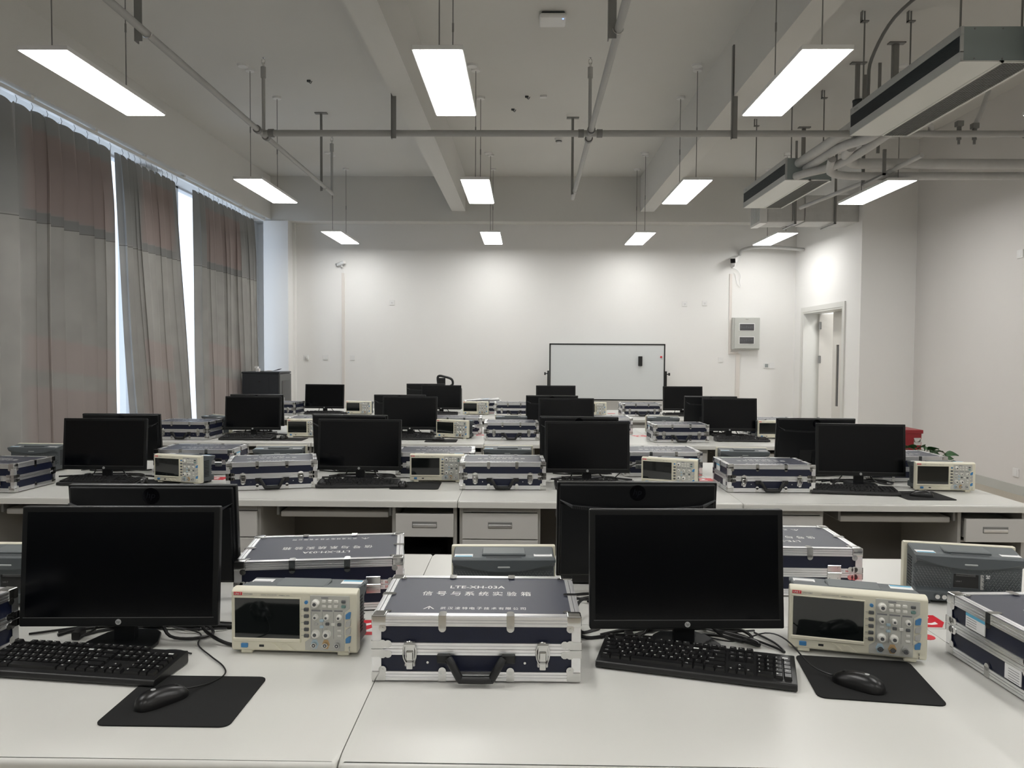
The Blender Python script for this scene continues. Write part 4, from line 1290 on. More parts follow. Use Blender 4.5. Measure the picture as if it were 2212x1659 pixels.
    MB().rbox(-0.075, -0.035, 0.120, 0.1295, 0.016, 0.040, 0.002, 1).build('mains_inlet', M_VENT, t)
    # stickers on top
    TT = Matrix.Translation((0, 0.095, 0.1480))
    st = MB().box(0.088, 0.140, -0.024, 0.024, 0, 0.0006, T=TT).build('top_sticker', M_PAPER, t, smooth=False)
    MB().box(0.090, 0.138, 0.014, 0.023, 0.0006, 0.0010, T=TT).build('sticker_band', M_STB, st, smooth=False)
    st = MB().box(-0.138, -0.086, -0.022, 0.020, 0, 0.0006, T=TT).build('top_sticker', M_PAPER, t, smooth=False)
    MB().box(-0.134, -0.090, -0.004, 0.0, 0.0006, 0.0010, T=TT).box(-0.134, -0.090, -0.014, -0.011, 0.0006, 0.0010, T=TT).build('sticker_print', M_INK, st, smooth=False)
    return t
scope0 = make_scope()
index_children()
SC = []
def scope(x, y, deg, label):
    o = scope0 if not SC else copy_tree(scope0)
    SC.append(o)
    place(o, x, y, DESK + 0.0005, deg)
    tag(o, label, 'oscilloscope', 'bench oscilloscopes on the desks')
    return o
scope(-0.549, 1.823, -2.4, 'cream fronted oscilloscope in the nearest row between the left monitor and the aluminium case')
o = scope(0.797, 1.845, -15.0, 'cream fronted oscilloscope in the nearest row, turned, right of the right monitor')
o.location.z = DESK + 0.0035
for args in ((-1.912, 4.215, -16, 'small oscilloscope facing the camera in the second row, closest to the curtains'),
             (-0.492, 4.335, 0, 'small oscilloscope facing the camera in the second row, left of the centre case'),
             (0.790, 4.235, -22, 'small oscilloscope facing the camera in the second row, tilted behind the large rear monitor'),
             (2.250, 4.162, -4, 'small oscilloscope facing the camera in the second row, at the right desk end'),
             (-1.880, 6.585, 0, 'oscilloscope facing the camera in the third row, closest to the curtains'),
             (-0.621, 6.600, -22, 'oscilloscope facing the camera in the third row, turned, left of the middle case'),
             (2.180, 6.75, 0, 'oscilloscope facing the camera in the third row, at the door side'),
             (-1.960, 9.09, -6, 'tiny oscilloscope in the farthest row, closest to the curtains'),
             (-0.583, 9.16, -5, 'tiny oscilloscope in the farthest row, in front of the papers'),
             (0.812, 9.17, 0, 'tiny oscilloscope in the farthest row, under the whiteboard'),
             (-0.061, 2.300, 182, 'oscilloscope seen from behind in the nearest row, behind the big aluminium case'),
             (1.318, 2.370, 168, 'oscilloscope seen from behind in the nearest row, at the right picture edge'),
             (-1.455, 2.27, 180, 'oscilloscope seen from behind in the nearest row, at the left picture edge'),
             (-2.957, 4.72, 180, 'oscilloscope seen from behind in the second row, nearest the curtains'),
             (-1.485, 4.72, 184, 'oscilloscope seen from behind in the second row, left of centre'),
             (-0.101, 4.80, 179, 'oscilloscope seen from behind in the second row, behind the centre case'),
             (1.333, 4.79, 176, 'oscilloscope seen from behind in the second row, behind the right case'),
             (-2.72, 6.95, 140, 'oscilloscope seen from behind in the third row, twisted, near the curtains'),
             (-0.122, 7.20, 180, 'oscilloscope seen from behind in the third row, behind the middle case'),
             (1.274, 7.22, 178, 'oscilloscope seen from behind in the third row, right of centre')):
    scope(*args)

# ================================================================== INSTRUMENT CASE
def make_case():
    t = empty('aluminium_case')
    W, D, H = 0.457, 0.31, 0.148
    w, d_ = W / 2, D / 2
    e = 0.0022
    b = MB().box(-w + e, w - e, -d_ + e, d_ - e, 0.006, 0.073)
    b.build('lower_shell', M_NAVY, t, smooth=False)
    lid = MB().box(-w + e, w - e, -d_ + e, d_ - e, 0.0745, H - 0.003).build('lid', M_NAVY, t, smooth=False)
    MB().box(-w + 0.017, w - 0.017, -d_ + 0.017, d_ - 0.017, H - 0.003, H - 0.0018).build('lid_panel', M_NAVT, lid, smooth=False)
    for s in (-1, 1):
        for s2 in (-1, 1):
            MB().cyl((s * 0.18, s2 * 0.11, 0), (s * 0.18, s2 * 0.11, 0.007), 0.012, n=10).build('rubber_foot', M_BLKP, t)
    def ring(b, z0, z1, ribs, m=0):
        """a rectangular extrusion around the case with raised ribs"""
        for (x0, x1, y0, y1) in ((-w, w, -d_, -d_ + 0.004), (-w, w, d_ - 0.004, d_), (-w, -w + 0.004, -d_, d_), (w - 0.004, w, -d_, d_)):
            b.box(x0, x1, y0, y1, z0, z1, 1)
        for (za, zb) in ribs:
            q = 0.0016
            for (x0, x1, y0, y1) in ((-w - q, w + q, -d_ - q, -d_), (-w - q, w + q, d_, d_ + q), (-w - q, -w, -d_, d_), (w, w + q, -d_, d_)):
                b.box(x0, x1, y0, y1, za, zb, m)
    b = MB()
    ring(b, 0.004, 0.024, ((0.004, 0.010), (0.0125, 0.0165), (0.019, 0.024)))
    ring(b, 0.061, 0.0737, ((0.061, 0.066), (0.068, 0.0737)))
    for sx_ in (-1, 1):
        for sy2 in (-1, 1):
            xa, xb = sorted((sx_ * (w - 0.019), sx_ * (w + 0.001)))
            ya, yb = sorted((sy2 * (d_ - 0.019), sy2 * (d_ + 0.001)))
            b.box(xa, xb, sorted((sy2 * d_, sy2 * (d_ + 0.0012)))[0], sorted((sy2 * d_, sy2 * (d_ + 0.0012)))[1], 0.02, 0.065)
            b.box(sorted((sx_ * w, sx_ * (w + 0.0012)))[0], sorted((sx_ * w, sx_ * (w + 0.0012)))[1], ya, yb, 0.02, 0.065)
    b.build('lower_trim', [M_ALU, M_ALUD], t, smooth=False)
    b = MB()
    ring(b, 0.0747, 0.088, ((0.0747, 0.0805), (0.0825, 0.088)))
    ring(b, 0.125, H, ((0.125, 0.131), (0.1335, 0.1375), (0.140, H - 0.002)))
    for sx_ in (-1, 1):
        for sy2 in (-1, 1):
            xa, xb = sorted((sx_ * (w - 0.019), sx_ * (w + 0.001)))
            ya, yb = sorted((sy2 * (d_ - 0.019), sy2 * (d_ + 0.001)))
            b.box(xa, xb, sorted((sy2 * d_, sy2 * (d_ + 0.0012)))[0], sorted((sy2 * d_, sy2 * (d_ + 0.0012)))[1], 0.085, 0.13)
            b.box(sorted((sx_ * w, sx_ * (w + 0.0012)))[0], sorted((sx_ * w, sx_ * (w + 0.0012)))[1], ya, yb, 0.085, 0.13)
    # top rim with a groove
    for (x0, x1, y0, y1) in ((-w, w, -d_, -d_ + 0.009), (-w, w, -d_ + 0.0105, -d_ + 0.0185), (-w, w, d_ - 0.009, d_), (-w, w, d_ - 0.0185, d_ - 0.0105),
                             (-w, -w + 0.009, -d_, d_), (-w + 0.0105, -w + 0.0185, -d_, d_), (w - 0.009, w, -d_, d_), (w - 0.0185, w - 0.0105, -d_, d_)):
        b.box(x0, x1, y0, y1, H - 0.003, H)
    b.build('upper_trim', [M_ALU, M_ALUD], lid, smooth=False)
    # corner guards
    for sx_ in (-1, 1):
        for sy2 in (-1, 1):
            for top in (0, 1):
                q = 0.0028
                xa, xb = sorted((sx_ * (w - 0.030), sx_ * (w + q)))
                ya, yb = sorted((sy2 * (d_ - 0.030), sy2 * (d_ + q)))
                za, zb = (0.002, 0.026) if not top else (H - 0.024, H + 0.0025)
                g = MB().rbox(xa, xb, ya, yb, za, zb, 0.004, 2)
                zc = (0.028 if not top else H - 0.027)
                yc = sorted((sy2 * (d_ + 0.0005), sy2 * (d_ + q)))
                xc = sorted((sx_ * (w + 0.0005), sx_ * (w + q)))
                g.cyl((sx_ * (w - 0.022), yc[0], zc), (sx_ * (w - 0.022), yc[1], zc), 0.0085, n=12)
                g.cyl((xc[0], sy2 * (d_ - 0.022), zc), (xc[1], sy2 * (d_ - 0.022), zc), 0.0085, n=12)
                if top:
                    g.cyl((sx_ * (w - 0.029), sy2 * (d_ - 0.029), H - 0.002), (sx_ * (w - 0.029), sy2 * (d_ - 0.029), H + 0.0015), 0.0075, n=12)
                g.cyl((sx_ * (w - 0.022), sy2 * (d_ + q), zc), (sx_ * (w - 0.022), sy2 * (d_ + q + 0.0012), zc), 0.0022, n=8)
                g.build('corner_guard', M_CHR, lid if top else t)
                # butterfly joint plates where lid meets base
                za, zb = (0.0565, 0.0735) if not top else (0.0750, 0.092)
                g = MB()
                xa, xb = sorted((sx_ * (w - 0.022), sx_ * (w + q)))
                g.box(xa, xb, yc[0], yc[1], za, zb)
                ya, yb = sorted((sy2 * (d_ - 0.022), sy2 * (d_ + q)))
                g.box(xc[0], xc[1], ya, yb, za, zb)
                zm = (za + zb) / 2 + (-0.002 if not top else 0.002)
                for dx, rr in ((0.022, 0.0095), (0.034, 0.0085)):
                    g.cyl((sx_ * (w - dx), yc[0], zm), (sx_ * (w - dx), yc[1], zm), rr, n=12)
                    g.cyl((xc[0], sy2 * (d_ - dx * 0.9), zm), (xc[1], sy2 * (d_ - dx * 0.9), zm), rr, n=12)
                g.build('joint_plate', M_CHR, lid if top else t)
    # trim clips
    def clip(x, y, ax, sgn, top):
        g = MB()
        q = 0.003
        if ax == 'y':
            yy = sorted((sgn * d_, sgn * (d_ + q)))
            if top:
                g.box(x - 0.0085, x + 0.0085, yy[0], yy[1], H - 0.027, H + 0.0015).cyl((x, yy[0], H - 0.027), (x, yy[1], H - 0.027), 0.0085, n=12)
                y2 = sorted((sgn * (d_ - 0.020), sgn * (d_ + q)))
                g.box(x - 0.0085, x + 0.0085, y2[0], y2[1], H, H + 0.0015).cyl((x, sgn * (d_ - 0.020), H), (x, sgn * (d_ - 0.020), H + 0.0015), 0.0085, n=12)
            else:
                g.box(x - 0.0085, x + 0.0085, yy[0], yy[1], 0.003, 0.026).cyl((x, yy[0], 0.026), (x, yy[1], 0.026), 0.0085, n=12)
        else:
            xx = sorted((sgn * w, sgn * (w + q)))
            if top:
                g.box(xx[0], xx[1], y - 0.0085, y + 0.0085, H - 0.027, H + 0.0015).cyl((xx[0], y, H - 0.027), (xx[1], y, H - 0.027), 0.0085, n=12)
                x2 = sorted((sgn * (w - 0.020), sgn * (w + q)))
                g.box(x2[0], x2[1], y - 0.0085, y + 0.0085, H, H + 0.0015).cyl((sgn * (w - 0.020), y, H), (sgn * (w - 0.020), y, H + 0.0015), 0.0085, n=12)
            else:
                g.box(xx[0], xx[1], y - 0.0085, y + 0.0085, 0.003, 0.026).cyl((xx[0], y, 0.026), (xx[1], y, 0.026), 0.0085, n=12)
        g.build('trim_clip', M_CHR, lid if top else t)
    for x in (-0.075, 0.075):
        for sgn in (-1, 1):
            clip(x, 0, 'y', sgn, True)
            clip(x, 0, 'y', sgn, False)
    for sgn in (-1, 1):
        clip(0, 0.0, 'x', sgn, True)
        clip(0, 0.0, 'x', sgn, False)
    # latches
    for s in (-1, 1):
        x = s * 0.146
        y = -d_ - 0.003
        l = MB().rbox(x - 0.012, x + 0.012, y - 0.003, y + 0.002, 0.036, 0.088, 0.002, 1).rbox(x - 0.008, x + 0.008, y - 0.008, y - 0.002, 0.050, 0.072, 0.002, 1)
        l.rbox(x - 0.0075, x + 0.0075, y - 0.009, y - 0.003, 0.032, 0.050, 0.003, 2)
        l.cyl((x - 0.012, y - 0.004, 0.088), (x + 0.012, y - 0.004, 0.088), 0.006, n=8)
        lo_ = l.build('latch', M_CHR, t)
        hp = []
        for i in range(17):
            a = R(-60 + 300 * i / 16)
            hp.append((x + 0.0145 * math.cos(a), y - 0.006, 0.068 + 0.026 * math.sin(a)))
        MB().tube(hp, 0.0018, 6, smooth=0).build('wire_loop', M_CHR, lo_)
        MB().cyl((s * 0.107, -d_ - 0.003, 0.045), (s * 0.107, -d_ + 0.003, 0.045), 0.0028, n=10).build('rivet', M_CHR, t)
        # hinges on the rear
        y = d_ + 0.0016
        hx = s * 0.147
        g = MB().rbox(hx - 0.020, hx + 0.020, y, y + 0.002, 0.050, 0.098, 0.001, 1).cyl((hx - 0.020, y + 0.003, 0.0742), (hx + 0.020, y + 0.003, 0.0742), 0.0035, n=10)
        for dx in (-0.012, 0.012):
            for z in (0.058, 0.090):
                g.cyl((hx + dx, y + 0.002, z), (hx + dx, y + 0.003, z), 0.0028, n=8)
        g.build('hinge', M_CHR, t)
    # handle
    y = -d_ - 0.003
    for s in (-1, 1):
        MB().rbox(min(s * 0.056, s * 0.086), max(s * 0.056, s * 0.086), y - 0.008, y + 0.002, 0.046, 0.065, 0.002, 1).build('handle_mount', M_BLKP, t)
    MB().tube([(-0.060, y - 0.012, 0.058), (-0.052, y - 0.018, 0.048), (-0.036, y - 0.020, 0.020), (-0.030, y - 0.020, 0.0155), (0.030, y - 0.020, 0.0155), (0.036, y - 0.020, 0.020), (0.052, y - 0.018, 0.048), (0.060, y - 0.012, 0.058)], 0.0088, 10, smooth=3).build('carry_handle', M_BLKP, t)
    # lettering on the lid
    zt = H - 0.0014
    b = MB()
    put_text(b, 'LTE-XH-03A', -0.008, 0.062, zt, w=0.135, h=0.022, face='top', bold=0.012)
    b.build('model_lettering', M_PRINT, lid, smooth=False)
    b = MB()
    chars = '信号与系统实验箱'
    for i, ch in enumerate(chars):
        put_text(b, ch, -0.008 + (i - 3.5) * 0.0338, 0.010, zt, w=0.024, h=0.032, face='top', bold=0.006)
    b.build('name_lettering', M_PRINT, lid, smooth=False)
    b = MB()
    chars = '武汉凌特电子技术有限公司'
    for i, ch in enumerate(chars):
        put_text(b, ch, 0.012 + (i - 5.5) * 0.0165, -0.098, zt, w=0.0125, h=0.017, face='top', bold=0.006)
    x = -0.112
    b.add([(x - 0.012, -0.105, zt), (x - 0.009, -0.105, zt), (x + 0.001, -0.090, zt), (x + 0.011, -0.105, zt), (x + 0.014, -0.105, zt), (x + 0.001, -0.084, zt)], [(0, 1, 2, 5), (2, 3, 4, 5)])
    b.box(x, x + 0.0022, -0.105, -0.093, zt - 0.0001, zt)
    b.build('maker_lettering', M_PRINT, lid, smooth=False)
    # property stickers on the left side
    x = -w - 0.0012
    st = MB().box(x, x + 0.002, 0.012, 0.082, 0.090, 0.124).build('side_sticker', M_PAPER, lid, smooth=False)
    b = MB().box(x - 0.0003, x, 0.012, 0.082, 0.117, 0.124).build('sticker_band', M_STB, t, smooth=False)
    b.name = 'sticker_band'
    b = MB()
    for i in range(4):
        b.box(x - 0.0003, x, 0.042, 0.078, 0.112 - i * 0.0055, 0.1132 - i * 0.0055)
    b.build('sticker_print', M_INK, t, smooth=False)
    st = MB().box(x, x + 0.002, -0.110, -0.058, 0.027, 0.060).build('side_sticker', M_PAPER, t, smooth=False)
    b = MB()
    for i in range(5):
        b.box(x - 0.0003, x, -0.105, -0.070, 0.052 - i * 0.0055, 0.0532 - i * 0.0055)
    b.build('sticker_print', M_INK, st, smooth=False)
    return t
case0 = make_case()
index_children()
CS = []
def case(x, y, deg, label, num=None):
    o = case0 if not CS else copy_tree(case0)
    CS.append(o)
    place(o, x, y, DESK, deg)
    tag(o, label, 'equipment case', 'blue and aluminium instrument cases')
    if num:
        for z in ((0.068, 0.081) if num == '55' else (0.081,)):
            b = MB().box(-0.194, -0.174, 0.1565, 0.1572, z - 0.0055, z + 0.0055).build('number_sticker', M_PAPER, o, smooth=False)
            put_text(MB(), num, -0.184, 0.1574, z, h=0.0065, face='back', bold=0.02).build('sticker_number', M_REDI, b, smooth=False)
    return o
# fronts (handle and latches) towards the camera
case(-0.105, 1.838, 0.6, 'large blue aluminium case with two latches and handle, nearest row, centre')
case(1.275, 1.752, 2.9, 'large blue aluminium case cut by the right picture edge, nearest row')
case(-1.478, 1.720, -6.0, 'blue aluminium case mostly hidden at the left picture edge, nearest row')
case(-2.815, 4.055, -4.0, 'blue aluminium case facing the camera in the second row, at the left picture edge')
case(-1.375, 4.205, 16.0, 'blue aluminium case facing the camera in the second row, tilted, left of centre')
case(-0.120, 4.255, 1.8, 'blue aluminium case facing the camera in the second row, over the centre seam')
case(1.300, 4.240, 0.5, 'blue aluminium case facing the camera in the second row, right, with sticker on its side')
case(-2.835, 6.490, -1.0, 'blue aluminium case facing the camera in the third row, nearest the curtains')
case(-0.115, 6.625, 1.5, 'blue aluminium case facing the camera in the third row, centre')
case(1.285, 6.545, 2.0, 'blue aluminium case facing the camera in the third row, right')
case(-2.865, 9.05, -4.0, 'tiny blue aluminium case in the farthest row, nearest the rack cabinet')
case(-0.130, 9.195, 2.5, 'tiny blue aluminium case facing the camera in the farthest row, centre')
case(1.365, 9.225, 2.5, 'tiny blue aluminium case facing the camera in the farthest row, under the whiteboard')
# hinge sides towards the camera
case(-0.591, 2.283, 188.5, 'big case seen from its hinge side with red 55 stickers, behind the left oscilloscope', '55')
case(0.786, 2.475, 178.5, 'big case seen from its hinge side with red 58 sticker, behind the right monitor', '58')
case(-1.962, 4.680, 183.0, 'case seen from its hinge side in the second row, behind the leftmost oscilloscope')
case(-0.528, 4.640, 183.0, 'case seen from its hinge side in the second row, left of the centre seam')
case(0.820, 4.742, 181.5, 'case seen from its hinge side in the second row, behind the tilted oscilloscope')
case(2.200, 4.630, 179.0, 'case seen from its hinge side in the second row, at the right desk end')
case(-1.875, 6.975, 183.0, 'case seen from its hinge side in the third row, nearest the curtains')
case(-0.622, 7.085, 182.0, 'case seen from its hinge side in the third row, left of centre')
case(0.745, 7.175, 181.5, 'case seen from its hinge side in the third row, right of centre')
case(2.235, 7.13, 180.0, 'case seen from its hinge side in the third row, nearest the door')
case(-0.520, 9.575, 183.0, 'tiny case with papers on its lid in the farthest row')

# ================================================================== KEYBOARDS
KU = 0.0188
LAY = [  # rows from the back: (y index, [(x units, width units, legend)])
    (5.3, [(0, 1, 'Esc')] + [(2 + i, 1, 'F%d' % (i + 1)) for i in range(4)] + [(6.5 + i, 1, 'F%d' % (i + 5)) for i in range(4)] + [(11 + i, 1, 'F%d' % (i + 9)) for i in range(4)] + [(15.25 + i, 1, s) for i, s in enumerate(('Prt', 'Scr', 'Pau'))]),
    (4, [(i, 1, s) for i, s in enumerate('`1234567890-=')] + [(13, 2, 'Backspace')] + [(15.25 + i, 1, s) for i, s in enumerate(('Ins', 'Hm', 'PgU'))] + [(18.5 + i, 1, s) for i, s in enumerate(('Nm', '/', '*', '-'))]),
    (3, [(0, 1.5, 'Tab')] + [(1.5 + i, 1, s) for i, s in enumerate('QWERTYUIOP[]')] + [(13.5, 1.5, '\\')] + [(15.25 + i, 1, s) for i, s in enumerate(('Del', 'End', 'PgD'))] + [(18.5 + i, 1, s) for i, s in enumerate('789')] + [(21.5, 1, '+')]),
    (2, [(0, 1.75, 'Caps')] + [(1.75 + i, 1, s) for i, s in enumerate("ASDFGHJKL;'")] + [(12.75, 2.25, 'Enter')] + [(18.5 + i, 1, s) for i, s in enumerate('456')] + [(21.5, 1, '')]),
    (1, [(0, 2.25, 'Shift')] + [(2.25 + i, 1, s) for i, s in enumerate('ZXCVBNM,./')] + [(12.25, 2.75, 'Shift')] + [(16.25, 1, '^')] + [(18.5 + i, 1, s) for i, s in enumerate('123')] + [(21.5, 1, 'Ent')]),
    (0, [(0, 1.25, 'Ctrl'), (1.25, 1.25, ''), (2.5, 1.25, 'Alt'), (3.75, 6.25, ''), (10, 1.25, 'Alt'), (11.25, 1.25, ''), (12.5, 1.25, ''), (13.75, 1.25, 'Ctrl'), (15.25, 1, '<'), (16.25, 1, 'v'), (17.25, 1, '>'), (18.5, 2, '0'), (20.5, 1, '.'), (21.5, 1, '')]),
]
KM = {}
def key_mesh(wu):
    if wu in KM:
        return KM[wu]
    w, d_, h = wu * KU - 0.0008, KU - 0.0008, 0.0075
    vv = [(0.0004, 0.0004, 0), (w, 0.0004, 0), (w, d_, 0), (0.0004, d_, 0), (0.0026, 0.0024, h), (w - 0.0022, 0.0024, h), (w - 0.0022, d_ - 0.0016, h + 0.0005), (0.0026, d_ - 0.0016, h + 0.0005)]
    me = bpy.data.meshes.new('keycap')
    me.from_pydata(vv, [], [(4, 5, 6, 7), (0, 1, 5, 4), (1, 2, 6, 5), (2, 3, 7, 6), (3, 0, 4, 7)])
    me.materials.append(M_KEY)
    KM[wu] = me
    return me
KA = math.atan2(0.014, 0.138)
def kb_T():
    return Matrix.Translation((-0.212, -0.052, 0.0165 + 0.0015)) @ Matrix.Rotation(KA, 4, 'X')
def make_keyboard(fine):
    t = empty('keyboard')
    w = 0.220
    b = MB()
    b.prism([(-0.068, 0.002), (-0.070, 0.006), (-0.068, 0.0155), (-0.064, 0.0175), (0.066, 0.0310), (0.069, 0.029), (0.069, 0.006), (0.066, 0.002)], -w, w, 'x')
    b.build('keyboard_body', M_KBD, t, bevel=0.0018, seg=2)
    for s in (-1, 1):
        MB().box(s * 0.19 - 0.015, s * 0.19 + 0.015, -0.06, -0.05, 0.0, 0.003).box(s * 0.19 - 0.012, s * 0.19 + 0.012, 0.05, 0.06, 0.0, 0.006).build('foot', M_BLKP, t, smooth=False)
    T = kb_T()
    leg = MB()
    allk = MB()
    for (ry, keys) in LAY:
        for (x, wu, s) in keys:
            M = T @ Matrix.Translation((x * KU, ry * KU - 0.0, 0))
            if fine:
                o = bpy.data.objects.new('key', key_mesh(wu))
                C.objects.link(o)
                o.parent = t
                o.matrix_local = M
                if s:
                    V, Fc = text_geo(s, None, 0.0046 if len(s) == 1 else 0.0030)
                    leg.add(V, Fc, 0, M @ Matrix.Translation((0.0058 + 0.0012 * (len(s) - 1), KU - 0.0072, 0.00815)))
            else:
                me = key_mesh(wu)
                allk.add([v.co[:] for v in me.vertices], [tuple(p.vertices) for p in me.polygons], 0, M)
    if fine:
        leg.build('key_legends', M_PRINT, t, smooth=False)['kind'] = 'stuff'
    else:
        g = allk.build('keycaps', M_KEY, t, smooth=False)
        g['kind'] = 'stuff'
    MB().tube([(0.05, 0.068, 0.016), (0.055, 0.085, 0.006), (0.09, 0.11, 0.004), (0.15, 0.13, 0.004), (0.20, 0.115, 0.004)] if fine else [(0.05, 0.068, 0.016), (0.055, 0.085, 0.006), (0.09, 0.11, 0.004)], 0.0022, 6, smooth=4).build('keyboard_cable', M_CAB, t)
    return t
kf = make_keyboard(True)
kc = make_keyboard(False)
index_children()
def keyboard(o, x, y, deg, label):
    place(o, x, y, DESK + 0.0005, deg)
    tag(o, label, 'keyboard', 'black computer keyboards')
k2 = copy_tree(kf)
keyboard(kf, -1.005, 1.723, -6.5, 'black keyboard in front of the large left monitor, nearest row')
keyboard(k2, 0.397, 1.775, -16.0, 'black keyboard slanted in front of the large right monitor, nearest row')
first = True
for (x, y, a, lab) in ((-2.300, 4.170, -3, 'black keyboard in the second row, closest to the curtains'), (-0.900, 4.178, 4, 'black keyboard in the second row, left of the mouse on its pad'),
                       (0.385, 4.195, 1, 'black keyboard in the second row, right of the centre case'), (1.735, 4.105, -8, 'black keyboard in the second row, right of the right case'),
                       (-2.300, 6.385, -1, 'black keyboard in the third row, closest to the curtains'), (-0.985, 6.50, -1, 'black keyboard in the third row, under the greyish screen'),
                       (1.828, 6.545, -1, 'black keyboard in the third row, door side'), (-2.367, 9.075, 2, 'tiny black keyboard in the farthest row, closest to the curtains'),
                       (-1.010, 9.125, 2, 'tiny black keyboard in the farthest row, left of centre'), (1.861, 9.195, 3, 'tiny black keyboard in the farthest row, door side'),
                       (-1.095, 2.470, 181, 'black keyboard on the far side of the nearest row, behind the left monitors'), (0.350, 2.495, 181, 'black keyboard on the far side of the nearest row, behind the right monitors')):
    o = kc if first else copy_tree(kc)
    first = False
    keyboard(o, x, y, a, lab)

# ================================================================== MOUSE PADS AND MICE
def pad(x, y, deg, w, d_, label):
    bm = bmesh.new()
    r = 0.018
    pts = []
    for cx_, cy_, a0 in ((w / 2 - r, -d_ / 2 + r, -90), (w / 2 - r, d_ / 2 - r, 0), (-w / 2 + r, d_ / 2 - r, 90), (-w / 2 + r, -d_ / 2 + r, 180)):
        for i in range(5):
            a = R(a0 + 90 * i / 4)
            pts.append((cx_ + r * math.cos(a), cy_ + r * math.sin(a)))
    o = MB().prism(pts, 0.0, 0.0025, 'z').build('mouse_pad', M_PAD, smooth=False)
    bm.free()
    place(o, x, y, DESK + 0.0003, deg)
    tag(o, label, 'mouse pad', 'black mouse pads')
pad(-0.700, 1.577, 0, 0.262, 0.232, 'black mouse pad on the nearest desk, left, in front of the oscilloscope')
pad(0.768, 1.725, -7.5, 0.258, 0.235, 'black mouse pad on the nearest desk, right, under the turned oscilloscope')
pad(-2.030, 4.230, 3, 0.26, 0.22, 'black mouse pad in the second row, closest to the curtains')
pad(-0.592, 4.210, 1, 0.262, 0.235, 'black mouse pad in the second row, left of the centre case')
pad(2.055, 4.035, 1, 0.25, 0.25, 'black mouse pad in the second row, at the right desk end')
pad(-1.960, 6.420, 0, 0.262, 0.215, 'black mouse pad in the third row, closest to the curtains')
pad(-0.690, 6.395, 1, 0.262, 0.22, 'black mouse pad in the third row, left of the middle case')
def make_mouse():
    t = empty('computer_mouse')
    bm = bmesh.new()
    bmesh.ops.create_uvsphere(bm, u_segments=28, v_segments=18, radius=1)
    for v in bm.verts:
        x, y, z = v.co
        f = (y + 1) / 2
        k = 0.0305 * (1 - 0.16 * math.sin(math.pi * min(1, max(0, f))) ** 2 * (1 if z > -0.2 else 0.6))
        sq = lambda a, p: math.copysign(abs(a) ** p, a)
        zz = max(z, -0.05)
        v.co = (k * sq(x, 0.9), 0.056 * sq(y, 0.92), 0.0025 + 0.035 * (1 - 0.34 * f) * sq(zz, 0.85) if zz > 0 else 0.0012)
    mb = MB().bm(bm)
    mb.build('mouse_shell', mat('mouse plastic', (0.006, 0.006, 0.0065), 0.33), t)
    MB().cyl((-0.0035, 0.028, 0.0180), (0.0035, 0.028, 0.0180), 0.009, n=16).build('scroll_wheel', M_BLKP, t)
    
    MB().cyl((0, -0.018, 0.0310), (0, -0.018, 0.0322), 0.005, n=14).build('logo_dot', mat('logo silver', (0.5, 0.5, 0.5)), t)
    return t
m0 = make_mouse()
index_children()
MS = []
def mouse(x, y, deg, label, cable, z=0.0028):
    o = m0 if not MS else copy_tree(m0)
    MS.append(o)
    place(o, x, y, DESK + z, deg)
    tag(o, label, 'mouse', 'black computer mice')
    M = (Matrix.Translation((x, y, DESK + z)) @ Matrix.Rotation(R(deg), 4, 'Z')).inverted()
    pts = [M @ Vector(p) for p in cable]
    pts = [Vector((0, 0.050, 0.012)), Vector((0, 0.064, 0.008))] + pts
    MB().tube(pts, 0.0018, 6, smooth=5).build('mouse_cable', M_CAB, o)
zt = DESK + 0.0045
mouse(-0.745, 1.562, -37, 'black mouse on the left nearest pad, pointing away', [(-0.680, 1.655, zt), (-0.668, 1.70, zt), (-0.690, 1.745, zt), (-0.74, 1.80, zt), (-0.80, 1.87, zt), (-0.83, 1.95, zt), (-0.92, 1.99, zt)])
mouse(0.733, 1.682, 46, 'black mouse on the right nearest pad, pointing left', [(0.655, 1.755, DESK + 0.02), (0.615, 1.80, DESK + 0.06), (0.575, 1.83, DESK + 0.065), (0.52, 1.87, DESK + 0.03), (0.49, 1.95, zt), (0.44, 2.00, zt)])
mouse(-2.094, 4.20, 20, 'small black mouse in the second row, closest to the curtains', [(-2.13, 4.30, zt), (-2.2, 4.38, zt)])
mouse(-0.660, 4.172, 5, 'small black mouse in the second row, beside the keyboard end', [(-0.66, 4.28, zt), (-0.72, 4.36, zt)])
mouse(2.048, 4.010, 62, 'small black mouse in the second row, on the right end pad', [(1.94, 4.08, zt), (1.93, 4.2, zt), (1.85, 4.36, zt)])
mouse(-2.015, 6.437, -5, 'small black mouse in the third row, closest to the curtains', [(-2.01, 6.54, zt), (-2.1, 6.6, zt)])
mouse(-0.713, 6.386, 75, 'small black mouse in the third row, left of the middle case', [(-0.82, 6.44, zt), (-0.86, 6.6, zt)])
mouse(-2.110, 9.060, 0, 'tiny black mouse in the farthest row beside the tiny oscilloscope', [(-2.11, 9.16, zt), (-2.15, 9.2, zt)], z=0.0003)

